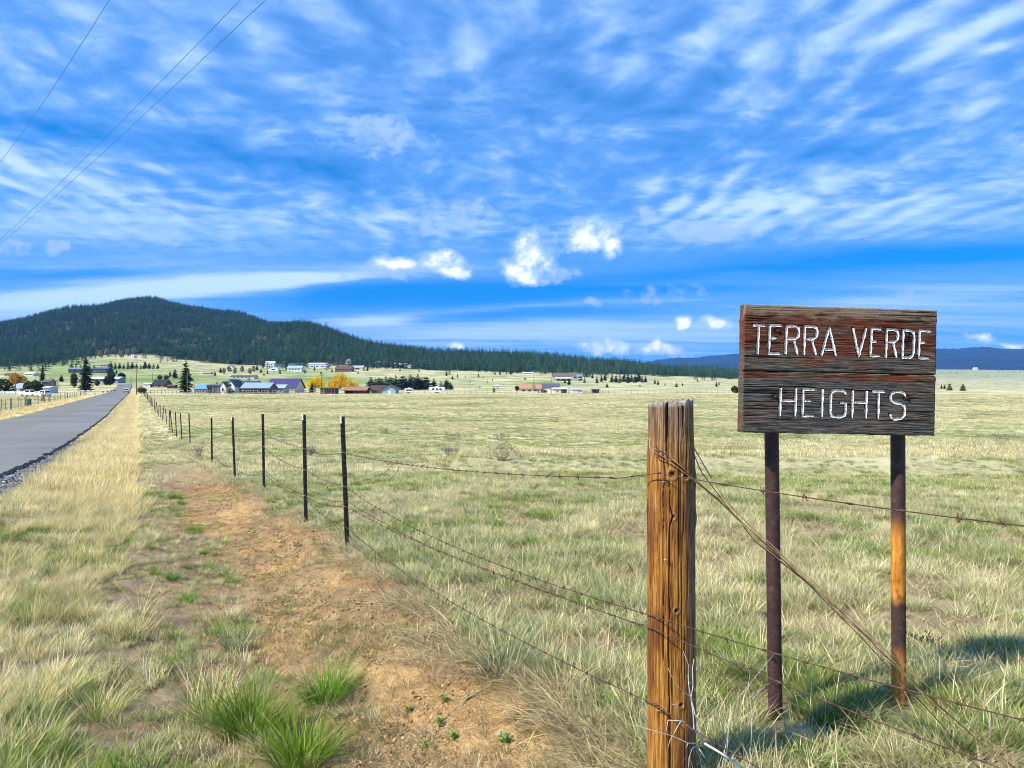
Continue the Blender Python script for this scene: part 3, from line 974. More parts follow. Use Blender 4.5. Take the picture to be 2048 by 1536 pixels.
sign_yaw = math.radians(4.5)
tl = at(1489.5, 608.5, 3.60)
sign = empty('wooden_sign', (1.56, 3.72, 0.0))
tag(sign, 'dark wooden two plank sign with white carved lettering on two rusty pipes', 'sign')
brd = Matrix.Rotation(sign_yaw, 4, 'Z') @ Matrix.Rotation(math.radians(1.25), 4, 'Y')
for (nm, y0, y1, lt, bl, sd, lb) in [('plank', 0.0, -.3115, LET, BOLTS[:2], 1, 'upper plank with red brown stain and lichen along the top'),
                                    ('plank', -.3135, -.60, LET2, BOLTS[2:], 2, 'lower greyer plank')]:
    o = plank(nm, y0, y1, lt, bl, sign, sd, lb)
    o.matrix_local = Matrix.Translation(tl - Vector(sign.location)) @ brd
pipe_tops = []
for i, (xt, xb, yb, mt) in enumerate([(1541.0, 1550.5, 1436, 'rust_pipe'), (1795, 1797.5, 1428, 'rust_pipe_orange')]):
    Yp = 3.735 if i == 0 else 3.785
    top = at(xt, 700, Yp); bot = at(xb, yb, Yp)
    dirv = (top - bot).normalized()
    foot = bot - dirv * (bot.z + .25)
    mb = MB()
    m_ = 40; n_ = 24
    length = (top - foot).length
    mb.tube([(0, 0, length * k / m_) for k in range(m_ + 1)], .0335, n_)
    p = mb.obj('pipe_post', MATS[mt], sign, smooth=False)
    me = p.data; me.polygons.foreach_set('use_smooth', [len(f_.vertices) == 4 for f_ in me.polygons])
    # origin of the pipe at ground level so that the rust bands sit at their height
    for v_ in me.vertices: v_.co = v_.co - Vector((0, 0, -foot.z))  if False else v_.co + Vector((0, 0, foot.z))
    q = Vector((0, 0, 1)).rotation_difference(dirv)
    p.matrix_local = Matrix.Translation(Vector((foot.x, foot.y, 0)) - dirv.to_3d() * 0 + Vector((dirv.x, dirv.y, 0)) * -foot.z * 1.0 - Vector(sign.location)) @ q.to_matrix().to_4x4()
    p['label'] = 'dark maroon rusted pipe' if i == 0 else 'pipe with bright orange rust'
    for k in range(9):
        zz = .35 + k * .115
        an = math.radians(-48)
        c_ = Vector((math.cos(an) * .0333, math.sin(an) * .0333, zz)); nv = Vector((math.cos(an), math.sin(an), 0))
        MB().tube([c_ - nv * .002, c_ + nv * .0006], .0032, 8).obj('bolt_hole', MATS['post_steel'], p)


# ------------------------------------------------------------------ the big wooden post
def wooden_post():
    Y0 = 3.15; X0 = (1342 - CX) / F * Y0
    zb, zt = -.35, 1.532
    na, nz = 230, 430
    th = np.linspace(0, 2 * np.pi, na, endpoint=False)
    zz = np.linspace(zb, zt, nz)
    T, Z = np.meshgrid(th, zz)
    # visible-edge measurements: slight waist and swellings
    R = .0905 + .004 * np.interp(Z, [-.3, .3, .9, 1.15, 1.28, 1.4, 1.53], [.6, .2, .0, .7, .3, -1.0, -1.4])
    R = R + .005 * np.cos(2 * T + .6) + .003 * np.cos(3 * T + 1.1 + Z)
    knots = [(-1.72, 1.243, .021, 1), (-1.10, 1.235, .016, 1), (-1.66, 1.075, .012, .8), (-1.52, .700, .014, .8), (-1.30, .325, .014, .8), (-.35, 1.06, .03, .0), (-.2, 1.22, .03, 0)]
    Tw = T.copy()
    for (ta, za, rk, e) in knots:                      # grain bends round each knot
        da = (T - (ta % (2 * np.pi)) + np.pi) % (2 * np.pi) - np.pi
        q = np.exp(-((Z - za) / (rk * 3.0)) ** 2)
        Tw = Tw + np.sign(da) * .22 * q * np.exp(-np.abs(da) / .35) * e
    def ring(k, zs, seed, oc=3):
        a = Tw / (2 * np.pi) * k
        f0 = fbm(a, Z * zs, seed, oc); f1 = fbm(a - k, Z * zs, seed, oc)
        w_ = T / (2 * np.pi)
        return f0 * (1 - w_) + f1 * w_
    g1 = ring(70, 1.6, 5); g2 = ring(26, .8, 8)
    R = R + (g1 - .5) * .0034 + (g2 - .5) * .004
    ck = np.zeros_like(R)
    rs = np.random.default_rng(4)
    cracks = [(-1.98, 1.25, 1.6, .085, .030), (-1.17, 1.33, 1.6, .060, .028), (-2.15, .4, 1.6, .022, .014), (-1.88, -.4, 1.2, .024, .014), (-1.42, .75, 1.5, .018, .012)]
    for k in range(44): 
        z0 = rs.uniform(-.3, 1.5); cracks.append((rs.uniform(-3.1, .2), z0, z0 + rs.uniform(.15, .8), rs.uniform(.008, .016), rs.uniform(.003, .009)))
    for (ta, z0, z1, w_, dp) in cracks:
        ta2 = ta + (fbm(Z * 1.7, np.full_like(Z, ta * 9), 77, 3) - .5) * .10 + (1.5 - Z) * (-.06 if w_ > .05 else .02)
        da = ((Tw if w_ > .02 else T) - ta2 + np.pi) % (2 * np.pi) - np.pi
        ww = w_ * sst(Z, z0, z0 + .25) * sst(Z, z1 + .02, z1 - .10 if z1 < 1.5 else z1 - .001)
        c = np.where(ww > 1e-4, np.clip(1 - (da / np.maximum(ww, 1e-4)) ** 2, 0, 1), 0)
        R = R - c * dp; ck = np.maximum(ck, c)
    halo = np.zeros_like(R)
    for (ta, za, rk, e) in knots:
        da = (T - (ta % (2 * np.pi)) + np.pi) % (2 * np.pi) - np.pi
        rr = np.hypot(da * .09, Z - za) / rk
        if e == 0:
            R = R + .005 * np.exp(-(rr) ** 2); continue
        R = R + e * (.0035 * np.exp(-((rr - .95) / .35) ** 2) - .014 * np.clip(1 - (rr / .6) ** 2, 0, 1))
        ck = np.maximum(ck, np.clip(1.25 - rr / .55, 0, 1)); halo = np.maximum(halo, np.exp(-((rr - .95) / .30) ** 2) * (.35 + .65 * fbm(T * 9, Z * 40, 17, 2)))
    # broken top edge
    topj = (fbm(T * 5, np.zeros_like(T), 3, 3) - .5) * .030 + (ring(60, 0.01, 15) - .5) * .022 + .012 * np.cos(T)
    Zo = Z + topj * sst(Z, zt - .10, zt)
    V = np.stack([R * np.cos(T), R * np.sin(T), Zo], -1)
    c4 = np.ones((nz, na, 4), np.float32); c4[..., 0] = np.clip(ck * .9, 0, 1); c4[..., 1] = halo; c4[..., 2] = 0
    rings = [V[-1]]; extra = []; cc = []
    for k, f in enumerate((.9, .7, .5, .3, .12)):
        e = V[-1].copy(); e[:, :2] *= f
        e[:, 2] = V[-1][:, 2] * f + zt * (1 - f) + (fbm(e[:, 0] * 160, e[:, 1] * 160, 6, 2) - .5) * .014 - .004
        extra.append(e)
        t4 = np.zeros((na, 4), np.float32); t4[:, 3] = 1; cc.append(t4)
    Vall = np.concatenate([V.reshape(-1, 3)] + extra)
    C = np.concatenate([c4.reshape(-1, 4)] + cc)
    nr = nz + len(extra)
    i = np.arange(nr - 1)[:, None] * na; j = np.arange(na)[None, :]; j2 = (j + 1) % na
    Q = np.stack([i + j, i + j2, i + na + j2, i + na + j], -1).reshape(-1, 4)
    me = fast_mesh('post', Vall, Q, MATS['post_wood'])
    a = me.color_attributes.new('col', 'FLOAT_COLOR', 'POINT'); a.data.foreach_set('color', C.ravel())
    root = empty('wooden_fence_post', (X0, Y0, 0))
    tag(root, 'thick weathered orange brown wooden post with cracks and knots left of the sign', 'fence post')
    link('post', me, root)
    for (ta, za) in [(-2.05, 1.215), (-2.0, .905), (-2.35, .665), (-2.3, .30)]:
        mb = MB(); r = .0945
        p = Vector((math.cos(ta) * r, math.sin(ta) * r, za)); nv = Vector((math.cos(ta), math.sin(ta), 0)); sd = Vector((-math.sin(ta), math.cos(ta), 0))
        mb.tube([p - nv * .012 - sd * .006, p + nv * .004 - sd * .006, p + nv * .006, p + nv * .004 + sd * .006, p - nv * .012 + sd * .006], .0016, 6)
        mb.obj('staple', MATS['galv'], root)
    return root


wpost = wooden_post()


# ------------------------------------------------------------------ the barbed wire fence along the road
def t_post_mesh(hh, detail):
    """T-section steel post: shaft with studs"""
    mb = MB()
    mb.box(-.025, .025, -.003, .003, -.3, hh)
    mb.box(-.0045, .0045, .003, .040, -.3, hh - .004)
    st = MB()
    if detail:
        k = .12
        while k < hh - .03:
            st.box(-.006, .006, -.014, -.003, k, k + .014); k += .054
    tip = MB()
    tip.box(-.0265, -.010, -.0045, .0042, hh - .07, hh + .002)
    return mb, st, tip


fence_root = empty('barbed_wire_fence', (float(fence_x(8.0)), 8.0, hz1(float(fence_x(8.0)), 8.0)))
tag(fence_root, 'sagging barbed wire fence on dark steel posts receding along the right verge', 'fence')
FR = Vector(fence_root.location)
near_posts = [  # photo x of the foot, depth, height, lean x, wire heights, white tip
    (695, 7.92, 1.35, -.062, [.985, .64, .43, .22], 1), (612, 9.70, 1.35, -.025, [.93, .66, .335, .30], 1), (528, 13.95, 1.36, -.02, [1.02, .78, .36, .3], 0),
    (470, 16.4, 1.36, -.05, [1.0, .72, .33, .28], 1), (424, 22.3, 1.34, -.02, [1.1, .62, .5, .3], 0), (380.5, 33.5, 1.34, -.08, [.95, .6, .35, .2], 0),
    (364, 36.8, 1.34, -.10, [1.1, .75, .5, .3], 0), (353, 41.0, 1.32, -.08, [1.0, .7, .5, .3], 0), (345, 44.5, 1.3, -.15, [1.0, .7, .5, .3], 0)]
posts = []                                             # (foot, top, wires)
for k, (px, Y, hh, lean, wires, tp) in enumerate(near_posts):
    X = (px - CX) / F * Y
    z = hz1(X, Y)
    posts.append((Vector((X, Y, z)), hh, lean, wires, tp))
Y = 49.0; k = 0
rr = random.Random(3)
while Y < 262:
    X = float(fence_x(Y)) + rr.uniform(-.12, .12)
    posts.append((Vector((X, Y, hz1(X, Y))), rr.uniform(1.15, 1.4), rr.uniform(-.1, .1), [1.05, .75, .5, .28], 0))
    Y += rr.choice([3.6, 4.4, 5.2, 7.5]) if Y < 90 else 6.5
yaw_f = math.atan(FK) + math.radians(90)
for k, (ft, hh, lean, wires, tp) in enumerate(posts):
    near = k < 9
    mb, st, tip = t_post_mesh(hh, near)
    wood = (not near) and rr.random() < .22
    if wood:
        mb = MB(); mb.tube([(0, 0, -.3), (0, 0, hh * .5), (0, 0, hh)], [.055, .052, .048], 8)
    o = mb.obj('post', MATS['old_wood'] if wood else MATS['post_steel'], fence_root)
    o.location = ft - FR
    o.rotation_euler = (rr.uniform(-.015, .015), math.atan2(lean, hh), math.radians(-14) if near else yaw_f + math.radians(-100))
    if near:
        s_ = st.obj('studs', MATS['post_steel'], o); s_['kind'] = 'stuff'
        if tp: tip.obj('white_tip', MATS['white_tip'], o)
    o.visible_shadow = True


def barb_wire(name, pts, r, barbs, parent, mat='rusty_wire', twist=True, step=.05):
    """two twisted strands with barbs"""
    pts = [Vector(p) for p in pts]
    dense = []
    for a, b in zip(pts[:-1], pts[1:]):
        n_ = max(2, int((b - a).length / step)); dense += [a.lerp(b, t / n_) for t in range(n_)]
    dense.append(pts[-1])
    mb = MB()
    mb.tube(dense, r, 5)
    if barbs:
        acc_, last = 0.0, dense[0]
        for i in range(1, len(dense) - 1):
            acc_ += (dense[i] - last).length; last = dense[i]
            if acc_ > barbs:
                acc_ = rr.uniform(-.015, .015)
                tg = (dense[i + 1] - dense[i - 1]).normalized()
                for q in range(2):
                    s_ = tg.cross(Vector((rr.uniform(-1, 1), rr.uniform(-1, 1), rr.uniform(-1, 1)))).normalized()
                    c_ = dense[i] + tg * (.004 * (q * 2 - 1))
                    mb.tube([c_ - s_ * .013 - tg * .004, c_, c_ + s_ * .013 + tg * .004], r * .75, 4)
                mb.tube([dense[i] - tg * .008, dense[i] + tg * .008], r * 2.0, 6)
    o = mb.obj(name, MATS[mat], parent, smooth=True)
    if parent is not None: o.location = -FR
    return o


def sag(a, b, s_, n_=12):
    return [a.lerp(b, t / n_) - Vector((0, 0, 4 * s_ * (t / n_) * (1 - t / n_))) for t in range(n_ + 1)]


def post_pt(k, h):
    ft, hh, lean, wires, tp = posts[k]
    return ft + Vector((lean * h / hh, -.024, h))


WP = Vector(wpost.location)
fd = Vector((FK, -1, 0)).normalized()                  # along the fence towards the viewer
wire_post = [at(1318, 946, 3.055), at(1318, 1236, 3.055), at(1318, 1262, 3.055), at(1312, 1410, 3.055)]
wire_right = [at(2048, 1052, 2.02), at(2046, 1440, 2.06), at(1987, 1531, 2.00), at(1600, 1580, 2.62)]
sags = [[.05, .03, .06, .08, .05, .03, .05, .04], [.03, .06, .10, .10, .20, .05, .1, .1], [.05, .05, .14, .2, .1, .1, .1, .1], [.05, .05, .1, .1, .1, .1, .1, .1]]
for w_ in range(4):
    line = []
    last = len(posts) - 1
    for k in range(last, 0, -1):
        a, b = post_pt(k, posts[k][3][w_]), post_pt(k - 1, posts[k - 1][3][w_])
        s_ = sags[w_][k - 1] if k - 1 < len(sags[w_]) else .06
        line += sag(a, b, s_, 10 if k < 12 else 3)[:-1]
    a = post_pt(0, posts[0][3][w_])
    b = wire_post[w_]
    sg = sag(a, b, [.055, .10, .05, .10][w_], 18)
    if w_ == 0:                                        # the top strand kicks up to its staple
        sg = sag(a, b + Vector((-.14, .12, -.035)), .05, 18) + [b]
    line += sg
    c = wire_right[w_]
    e = c + (c - b).normalized() * 3.0; e.z = c.z - .02
    line += sag(b, c, .01, 8)[1:] + [e]
    near = [p for p in line if p.y < 24]; far = [p for p in line if p.y >= 23]
    barb_wire('wire_strand', near, .0021, .115, fence_root)
    far_o = MB().tube(far, .0025, 4).obj('wire_strand', MATS['rusty_wire'], fence_root); far_o.location = -FR
# slack loops and loose ends near the posts
loose = [
    [at(612, 968, 9.6), at(620, 950, 9.5), at(632, 951, 9.4), at(642, 968, 9.3), at(655, 975, 9.2), at(668, 982, 9.0)],
    [at(614, 977, 9.6), at(626, 985, 9.4), at(640, 988, 9.2), at(648, 998, 9.0), at(665, 1003, 8.6), at(690, 1004, 7.95)],
    [at(528, 868, 13.9), at(505, 874, 14.5), at(488, 888, 15.2), at(480, 910, 15.6), at(474, 940, 16.2)],
    [at(690, 1000, 7.9), at(760, 1042, 6.6), at(860, 1095, 5.4), at(960, 1135, 4.6), at(1050, 1168, 4.0), at(1180, 1215, 3.45), at(1318, 1262, 3.06)],
    [at(700, 968, 7.8), at(745, 957, 7.6), at(770, 945, 7.4), at(795, 920, 7.2)],
    [at(795, 920, 7.2), at(797, 940, 7.25), at(788, 952, 7.3), at(776, 963, 7.4)]]
for ln in loose:
    sm = []
    for a, b in zip(ln[:-1], ln[1:]): sm += [a.lerp(b, t / 4) for t in range(4)]
    sm.append(ln[-1])
    barb_wire('wire_strand', sm, .0018, .12, fence_root)
# small silver clips that tie the wire to the near posts
for k in range(4):
    for h in posts[k][3][:3]:
        p = post_pt(k, h)
        mb = MB(); mb.tube([p + Vector((-.024, .0, .004)), p + Vector((-.012, -.006, .0)), p + Vector((.012, -.006, -.006)), p + Vector((.026, .004, -.012))], .0022, 5)
        c_ = mb.obj('wire_clip', MATS['galv'], fence_root); c_.location = -FR


# ------------------------------------------------------------------ brace wires from the post to the ground
brace = empty('brace_wire', (2.16, 3.1, 0.0))
tag(brace, 'bundle of rusty brace wires running from the wooden post down to the right', 'wire')
def strand(ctrl, r, wob, seed, parent, mat='brace_wire'):
    rs = random.Random(seed)
    pts = []
    for a, b in zip(ctrl[:-1], ctrl[1:]):
        n_ = max(3, int((b - a).length / .045))
        pts += [a.lerp(b, t / n_) for t in range(n_)]
    pts.append(ctrl[-1])
    ph = rs.uniform(0, 6)
    out = []
    for i, p in enumerate(pts):
        q = wob * math.sin(math.pi * i / (len(pts) - 1))
        out.append(p + Vector((math.sin(i * .75 + ph) * q, math.cos(i * .75 + ph) * q, math.sin(i * .53 + ph * 2) * q)))
    o = MB().tube(out, r, 6).obj('strand', MATS[mat], parent, smooth=True)
    o.location = -Vector(parent.location)
    return o
g0 = at(2062, 1560, 3.05)
main1 = [at(1299, 876, 3.08), at(1300, 890, 3.062), at(1330, 908, 3.052), at(1360, 934, 3.050), at(1386, 957, 3.075), at(1440, 1000, 3.09), at(1520, 1082, 3.1), at(1620, 1166, 3.1), at(1720, 1262, 3.1), at(1830, 1368, 3.08), at(1950, 1475, 3.06), g0]
main2 = [at(1299, 885, 3.08), at(1300, 898, 3.062), at(1332, 916, 3.052), at(1362, 941, 3.050), at(1388, 962, 3.075), at(1445, 1008, 3.09), at(1524, 1090, 3.1), at(1622, 1172, 3.1), at(1722, 1270, 3.1), at(1836, 1378, 3.08), at(1958, 1492, 3.06), g0 + Vector((-.03, 0, 0))]
back1 = [at(1372, 860, 3.24), at(1386, 893, 3.18), at(1410, 935, 3.15), at(1452, 1000, 3.12), at(1520, 1075, 3.11), at(1618, 1158, 3.105), at(1715, 1252, 3.1), at(1842, 1360, 3.08), at(1985, 1490, 3.06), g0 + Vector((.03, 0, 0))]
back2 = [at(1374, 868, 3.24), at(1387, 905, 3.18), at(1404, 945, 3.15), at(1448, 1008, 3.12), at(1510, 1080, 3.11), at(1612, 1165, 3.105), at(1705, 1258, 3.1), at(1825, 1385, 3.08), at(1925, 1500, 3.06), at(1990, 1570, 3.04)]
for i, (c, w_) in enumerate([(main1, .004), (main2, .004), (back1, .0045), (back2, .004), (main1, .007), (back1, .008)]):
    strand(c, .0021, w_, i, brace, 'brace_wire' if i % 3 else 'rusty_wire')


# ------------------------------------------------------------------ the dead white branch at the foot of the post
def polyb(mb, pts, r0, r1, Y0, Y1, sub=3):
    w_ = []
    n_ = len(pts)
    for i, (x, y) in enumerate(pts):
        t = i / max(1, n_ - 1)
        w_.append(at(x, y, Y0 + (Y1 - Y0) * t))
    mb.tube(w_, [r0 + (r1 - r0) * i / (n_ - 1) for i in range(n_)], 6)


br = empty('dead_branch', tuple(at(1500, 1553, 2.9)))
tag(br, 'bleached white dead branch with bare twigs leaning at the wooden post', 'branch')
BL = Vector(br.location)
segs = [
    ([(1500, 1548), (1452, 1512), (1408, 1486)], .0075, .005, 2.9, 2.93),
    ([(1408, 1486), (1388, 1458), (1386, 1425), (1382, 1398), (1378, 1375), (1376, 1350)], .004, .0018, 2.93, 2.92),
    ([(1408, 1486), (1397, 1455), (1388, 1420), (1382, 1396), (1386, 1370), (1385, 1335), (1388, 1318)], .004, .0015, 2.93, 2.95),
    ([(1380, 1393), (1355, 1373), (1342, 1350), (1336, 1336)], .0026, .001, 2.92, 2.88),
    ([(1385, 1372), (1376, 1360), (1377, 1330), (1366, 1302)], .0018, .0008, 2.92, 2.92),
    ([(1386, 1460), (1364, 1442), (1336, 1440)], .003, .0014, 2.92, 2.86),
    ([(1336, 1440), (1333, 1458), (1335, 1470)], .0014, .0008, 2.86, 2.85),
    ([(1362, 1441), (1350, 1462), (1340, 1480), (1336, 1494)], .0018, .0009, 2.88, 2.86),
    ([(1362, 1441), (1356, 1425), (1352, 1410), (1344, 1408)], .0014, .0008, 2.88, 2.86),
    ([(1404, 1487), (1376, 1486), (1345, 1472), (1310, 1462), (1270, 1450)], .003, .0011, 2.93, 2.84),
    ([(1404, 1490), (1385, 1495), (1378, 1515), (1377, 1536)], .0026, .0014, 2.93, 2.9),
    ([(1395, 1492), (1405, 1508), (1414, 1522)], .002, .0012, 2.93, 2.92),
    ([(1376, 1486), (1372, 1496)], .0016, .0007, 2.9, 2.9), ([(1312, 1462), (1305, 1468)], .0012, .0006, 2.86, 2.86),
    ([(1382, 1396), (1396, 1403), (1412, 1400)], .0012, .0006, 2.93, 2.95),
    ([(1385, 1372), (1400, 1392), (1428, 1430), (1440, 1455), (1450, 1476)], .0016, .0010, 2.93, 3.1),
    ([(1452, 1530), (1456, 1470), (1460, 1420), (1472, 1400), (1496, 1372), (1530, 1330), (1548, 1308)], .0015, .0007, 3.05, 3.2),
    ([(1500, 1536), (1502, 1480), (1504, 1430), (1500, 1400), (1496, 1372), (1500, 1345), (1490, 1325)], .0015, .0007, 3.1, 3.2),
    ([(1504, 1398), (1520, 1380), (1540, 1366)], .0014, .0007, 3.15, 3.2)]
for s_ in segs:
    mb = MB(); polyb(mb, s_[0], s_[1] * .72, s_[2] * .8, s_[3], s_[4])
    o = mb.obj('twig', MATS['dead_twig'], br, smooth=True); o.location = -BL


# ------------------------------------------------------------------ grass
def clump(seed, n, radius, hgt, width, cols, lean=.5, bend=.45, hvar=.5, segs=3):
    """one tuft of n bent blades; cols = [(weight, rgb), ...]"""
    rs = np.random.default_rng(seed)
    a0 = rs.uniform(0, 2 * np.pi, n); rad = radius * np.sqrt(rs.uniform(0, 1, n))
    bx_, by_ = rad * np.cos(a0), rad * np.sin(a0)
    od = a0 + rs.normal(0, .7, n)
    h = hgt * (1 - hvar * rs.uniform(0, 1, n) ** 1.3)
    ln = lean * (.25 + rad / radius) * rs.uniform(.4, 1.3, n); bd = bend * rs.uniform(.1, 1.7, n)
    wd = width * rs.uniform(.6, 1.25, n)
    wa = od + np.pi / 2 + rs.normal(0, .5, n)
    wts = np.array([c[0] for c in cols], float); wts /= wts.sum()
    ci = rs.choice(len(cols), n, p=wts)
    C = np.array([c[1] for c in cols])[ci] * rs.uniform(.55, 1.40, (n, 1))
    V = []; 
    for k in range(segs + 1):
        t = k / segs
        out = h * (ln * t + bd * t * t)
        z = h * t * (1 - .28 * np.minimum(bd, 1.6) * t)
        wk = wd * (1 - t ** 1.6) * .5
        cx, cy = bx_ + np.cos(od) * out, by_ + np.sin(od) * out
        if k < segs:
            V.append(np.stack([cx - np.cos(wa) * wk, cy - np.sin(wa) * wk, z], -1)); V.append(np.stack([cx + np.cos(wa) * wk, cy + np.sin(wa) * wk, z], -1))
        else:
            V.append(np.stack([cx, cy, z], -1))
    m_ = len(V)
    V = np.stack(V, 1).reshape(-1, 3)
    fs_ = []
    for b in range(n):
        o = b * m_
        for k in range(segs - 1): fs_.append((o + 2 * k, o + 2 * k + 1, o + 2 * k + 3, o + 2 * k + 2))
        fs_.append((o + 2 * segs - 2, o + 2 * segs - 1, o + 2 * segs))
    return V, fs_, np.repeat(C, m_, 0)


def clump_obj(name, parts, mat='grass'):
    V, Fc, C = [], [], []
    for (v_, f_, c_) in parts:
        n_ = sum(len(x) for x in V)
        V.append(v_); Fc += [tuple(i + n_ for i in q) for q in f_]; C.append(c_)
    me = mesh(name, np.concatenate(V), Fc, MATS[mat], False, np.concatenate(C))
    return me


SAGE = (.295, .335, .125); GREYG = (.44, .45, .235); LIME = (.235, .325, .045); DEEP = (.085, .185, .014); STRAW = (.74, .62, .31); PALE = (.84, .76, .47)
OLIVE = (.22, .225, .06); GOLD = (.80, .62, .25); BROWN = (.30, .20, .10); VIV = (.150, .320, .014); LITTER = (.54, .45, .27)
fieldcols = [(4, SAGE), (4.2, GREYG), (1.7, LIME), (1.3, STRAW), (.8, PALE)]
PROTO = {}


def proto(coll, name, parts):
    me = clump_obj(name, parts)
    o = bpy.data.objects.new(name, me)
    if coll not in PROTO: PROTO[coll] = bpy.data.collections.new(coll)
    PROTO[coll].objects.link(o)
    return o


sd = 100
# near tufts (real blade sizes)
for i in range(4): proto('grass_near', 'a_tuft_%d' % i, [clump(sd + i, 96, .066, .078, .0036, fieldcols, .75, .30), clump(sd + 20 + i, 6, .05, .15, .0028, [(1, STRAW), (1, PALE)], .45, .35)])
for i in range(2): proto('grass_near', 'b_green_%d' % i, [clump(sd + 40 + i, 95, .060, .090, .0038, [(4, LIME), (3, SAGE), (2, DEEP), (.7, STRAW)], .6, .55)])
for i in range(2): proto('grass_near', 'c_straw_%d' % i, [clump(sd + 60 + i, 44, .06, .135, .0036, [(3, STRAW), (3, PALE), (1, GREYG)], .55, .35), clump(sd + 70 + i, 30, .07, .085, .0044, fieldcols, .7, .6)])
for i in range(2): proto('grass_near', 'd_litter_%d' % i, [clump(sd + 80 + i, 54, .12, .085, .0042, [(3, LITTER), (2, STRAW), (2, BROWN), (2, GREYG)], 1.4, 1.3, .6, 2)])
for i in range(3): proto('grass_near', 'e_tall_%d' % i, [clump(sd + 90 + i, 44, .10, .26, .0036, [(4, STRAW), (3, GOLD), (2, PALE)], .5, .35, .7), clump(sd + 95 + i, 34, .10, .16, .0050, [(3, OLIVE), (3, STRAW), (2, LIME)], .6, .7)])
for i in range(2): proto('grass_near', 'f_short_%d' % i, [clump(sd + 110 + i, 46, .08, .055, .0042, [(3, OLIVE), (2, SAGE), (2, BROWN), (1, STRAW)], .9, .7)])
for i in range(2): proto('grass_near', 'g_thin_%d' % i, [clump(sd + 130 + i, 44, .11, .050, .0038, [(3, BROWN), (2, OLIVE), (3, LITTER), (1, SAGE)], 1.2, .8)])
for i in range(2): proto('grass_near', 'h_vivid_%d' % i, [clump(sd + 150 + i, 90, .05, .13, .0042, [(5, VIV), (3, LIME), (2, DEEP)], .65, .45)])
NIDX = {'thin': (15, 16), 'vivid': (17, 18), 'tuft': (0, 1, 2, 3), 'green': (4, 5), 'straw': (6, 7), 'litter': (8, 9), 'tall': (10, 11, 12), 'short': (13, 14)}
# patches for the middle distance (wider blades, wider tufts)
for i in range(3): proto('grass_mid', 'a_patch_%d' % i, [clump(sd + 200 + i, 80, .22, .12, .014, [(3, SAGE), (4, GREYG), (.8, LIME), (3, STRAW), (1.4, PALE)], .45, .4)])
for i in range(2): proto('grass_mid', 'b_straw_%d' % i, [clump(sd + 220 + i, 75, .22, .16, .012, [(3, STRAW), (2, PALE), (2, GREYG)], .3, .4)])
for i in range(2): proto('grass_mid', 'c_gold_%d' % i, [clump(sd + 240 + i, 90, .26, .34, .014, [(4, GOLD), (3, STRAW), (3, PALE)], .2, .35)])
for i in range(1): proto('grass_mid', 'd_green_%d' % i, [clump(sd + 260 + i, 75, .22, .15, .015, [(3, LIME), (3, SAGE), (1, STRAW)], .4, .5)])
MIDX = {'patch': (0, 1, 2), 'straw': (3, 4), 'gold': (5, 6), 'green': (7,)}


def scatter(name, coll, P_, rz, tilt, scl, idx, label=None, cat=None):
    me = bpy.data.meshes.new(name)
    P_ = np.asarray(P_, np.float32)
    me.vertices.add(len(P_)); me.vertices.foreach_set('co', P_.ravel())
    a = me.attributes.new('rot', 'FLOAT_VECTOR', 'POINT')
    r3 = np.zeros((len(P_), 3), np.float32); r3[:, 2] = rz; r3[:, :2] = tilt
    a.data.foreach_set('vector', r3.ravel())
    a = me.attributes.new('scl', 'FLOAT_VECTOR', 'POINT')
    s3 = np.asarray(scl, np.float32)
    if s3.ndim == 1: s3 = np.stack([s3] * 3, -1)
    a.data.foreach_set('vector', s3.ravel())
    a = me.attributes.new('idx', 'INT', 'POINT'); a.data.foreach_set('value', np.asarray(idx, np.int32))
    o = link(name, me)
    ng = bpy.data.node_groups.new(name + '_scatter', 'GeometryNodeTree')
    ng.interface.new_socket('Geometry', in_out='INPUT', socket_type='NodeSocketGeometry')
    ng.interface.new_socket('Geometry', in_out='OUTPUT', socket_type='NodeSocketGeometry')
    N_ = ng.nodes; L_ = ng.links
    gi = N_.new('NodeGroupInput'); go = N_.new('NodeGroupOutput')
    ci = N_.new('GeometryNodeCollectionInfo'); ci.inputs['Collection'].default_value = PROTO[coll]
    ci.inputs['Separate Children'].default_value = True; ci.inputs['Reset Children'].default_value = True
    ip = N_.new('GeometryNodeInstanceOnPoints'); ip.inputs['Pick Instance'].default_value = True
    def na(nm, ty):
        q = N_.new('GeometryNodeInputNamedAttribute'); q.data_type = ty; q.inputs[0].default_value = nm
        return q.outputs[0]
    er = N_.new('FunctionNodeEulerToRotation')
    L_.new(na('rot', 'FLOAT_VECTOR'), er.inputs[0])
    L_.new(gi.outputs[0], ip.inputs['Points']); L_.new(ci.outputs[0], ip.inputs['Instance'])
    L_.new(na('idx', 'INT'), ip.inputs['Instance Index']); L_.new(er.outputs[0], ip.inputs['Rotation'])
    L_.new(na('scl', 'FLOAT_VECTOR'), ip.inputs['Scale']); L_.new(ip.outputs[0], go.inputs[0])
    md = o.modifiers.new('scatter', 'NODES'); md.node_group = ng
    tag(o, label, cat, kind='stuff')
    return o


def wedge(n, r0, r1, a0=-46, a1=46, power=1.0):
    """random points in a ring sector; power shapes the fall-off of density with distance"""
    t = RNG.uniform(0, 1, n)
    e = 2 - power
    r = (r0 ** e + t * (r1 ** e - r0 ** e)) ** (1 / e) if abs(e) > 1e-6 else r0 * (r1 / r0) ** t
    a = np.radians(RNG.uniform(a0, a1, n))
    return r * np.sin(a), r * np.cos(a)


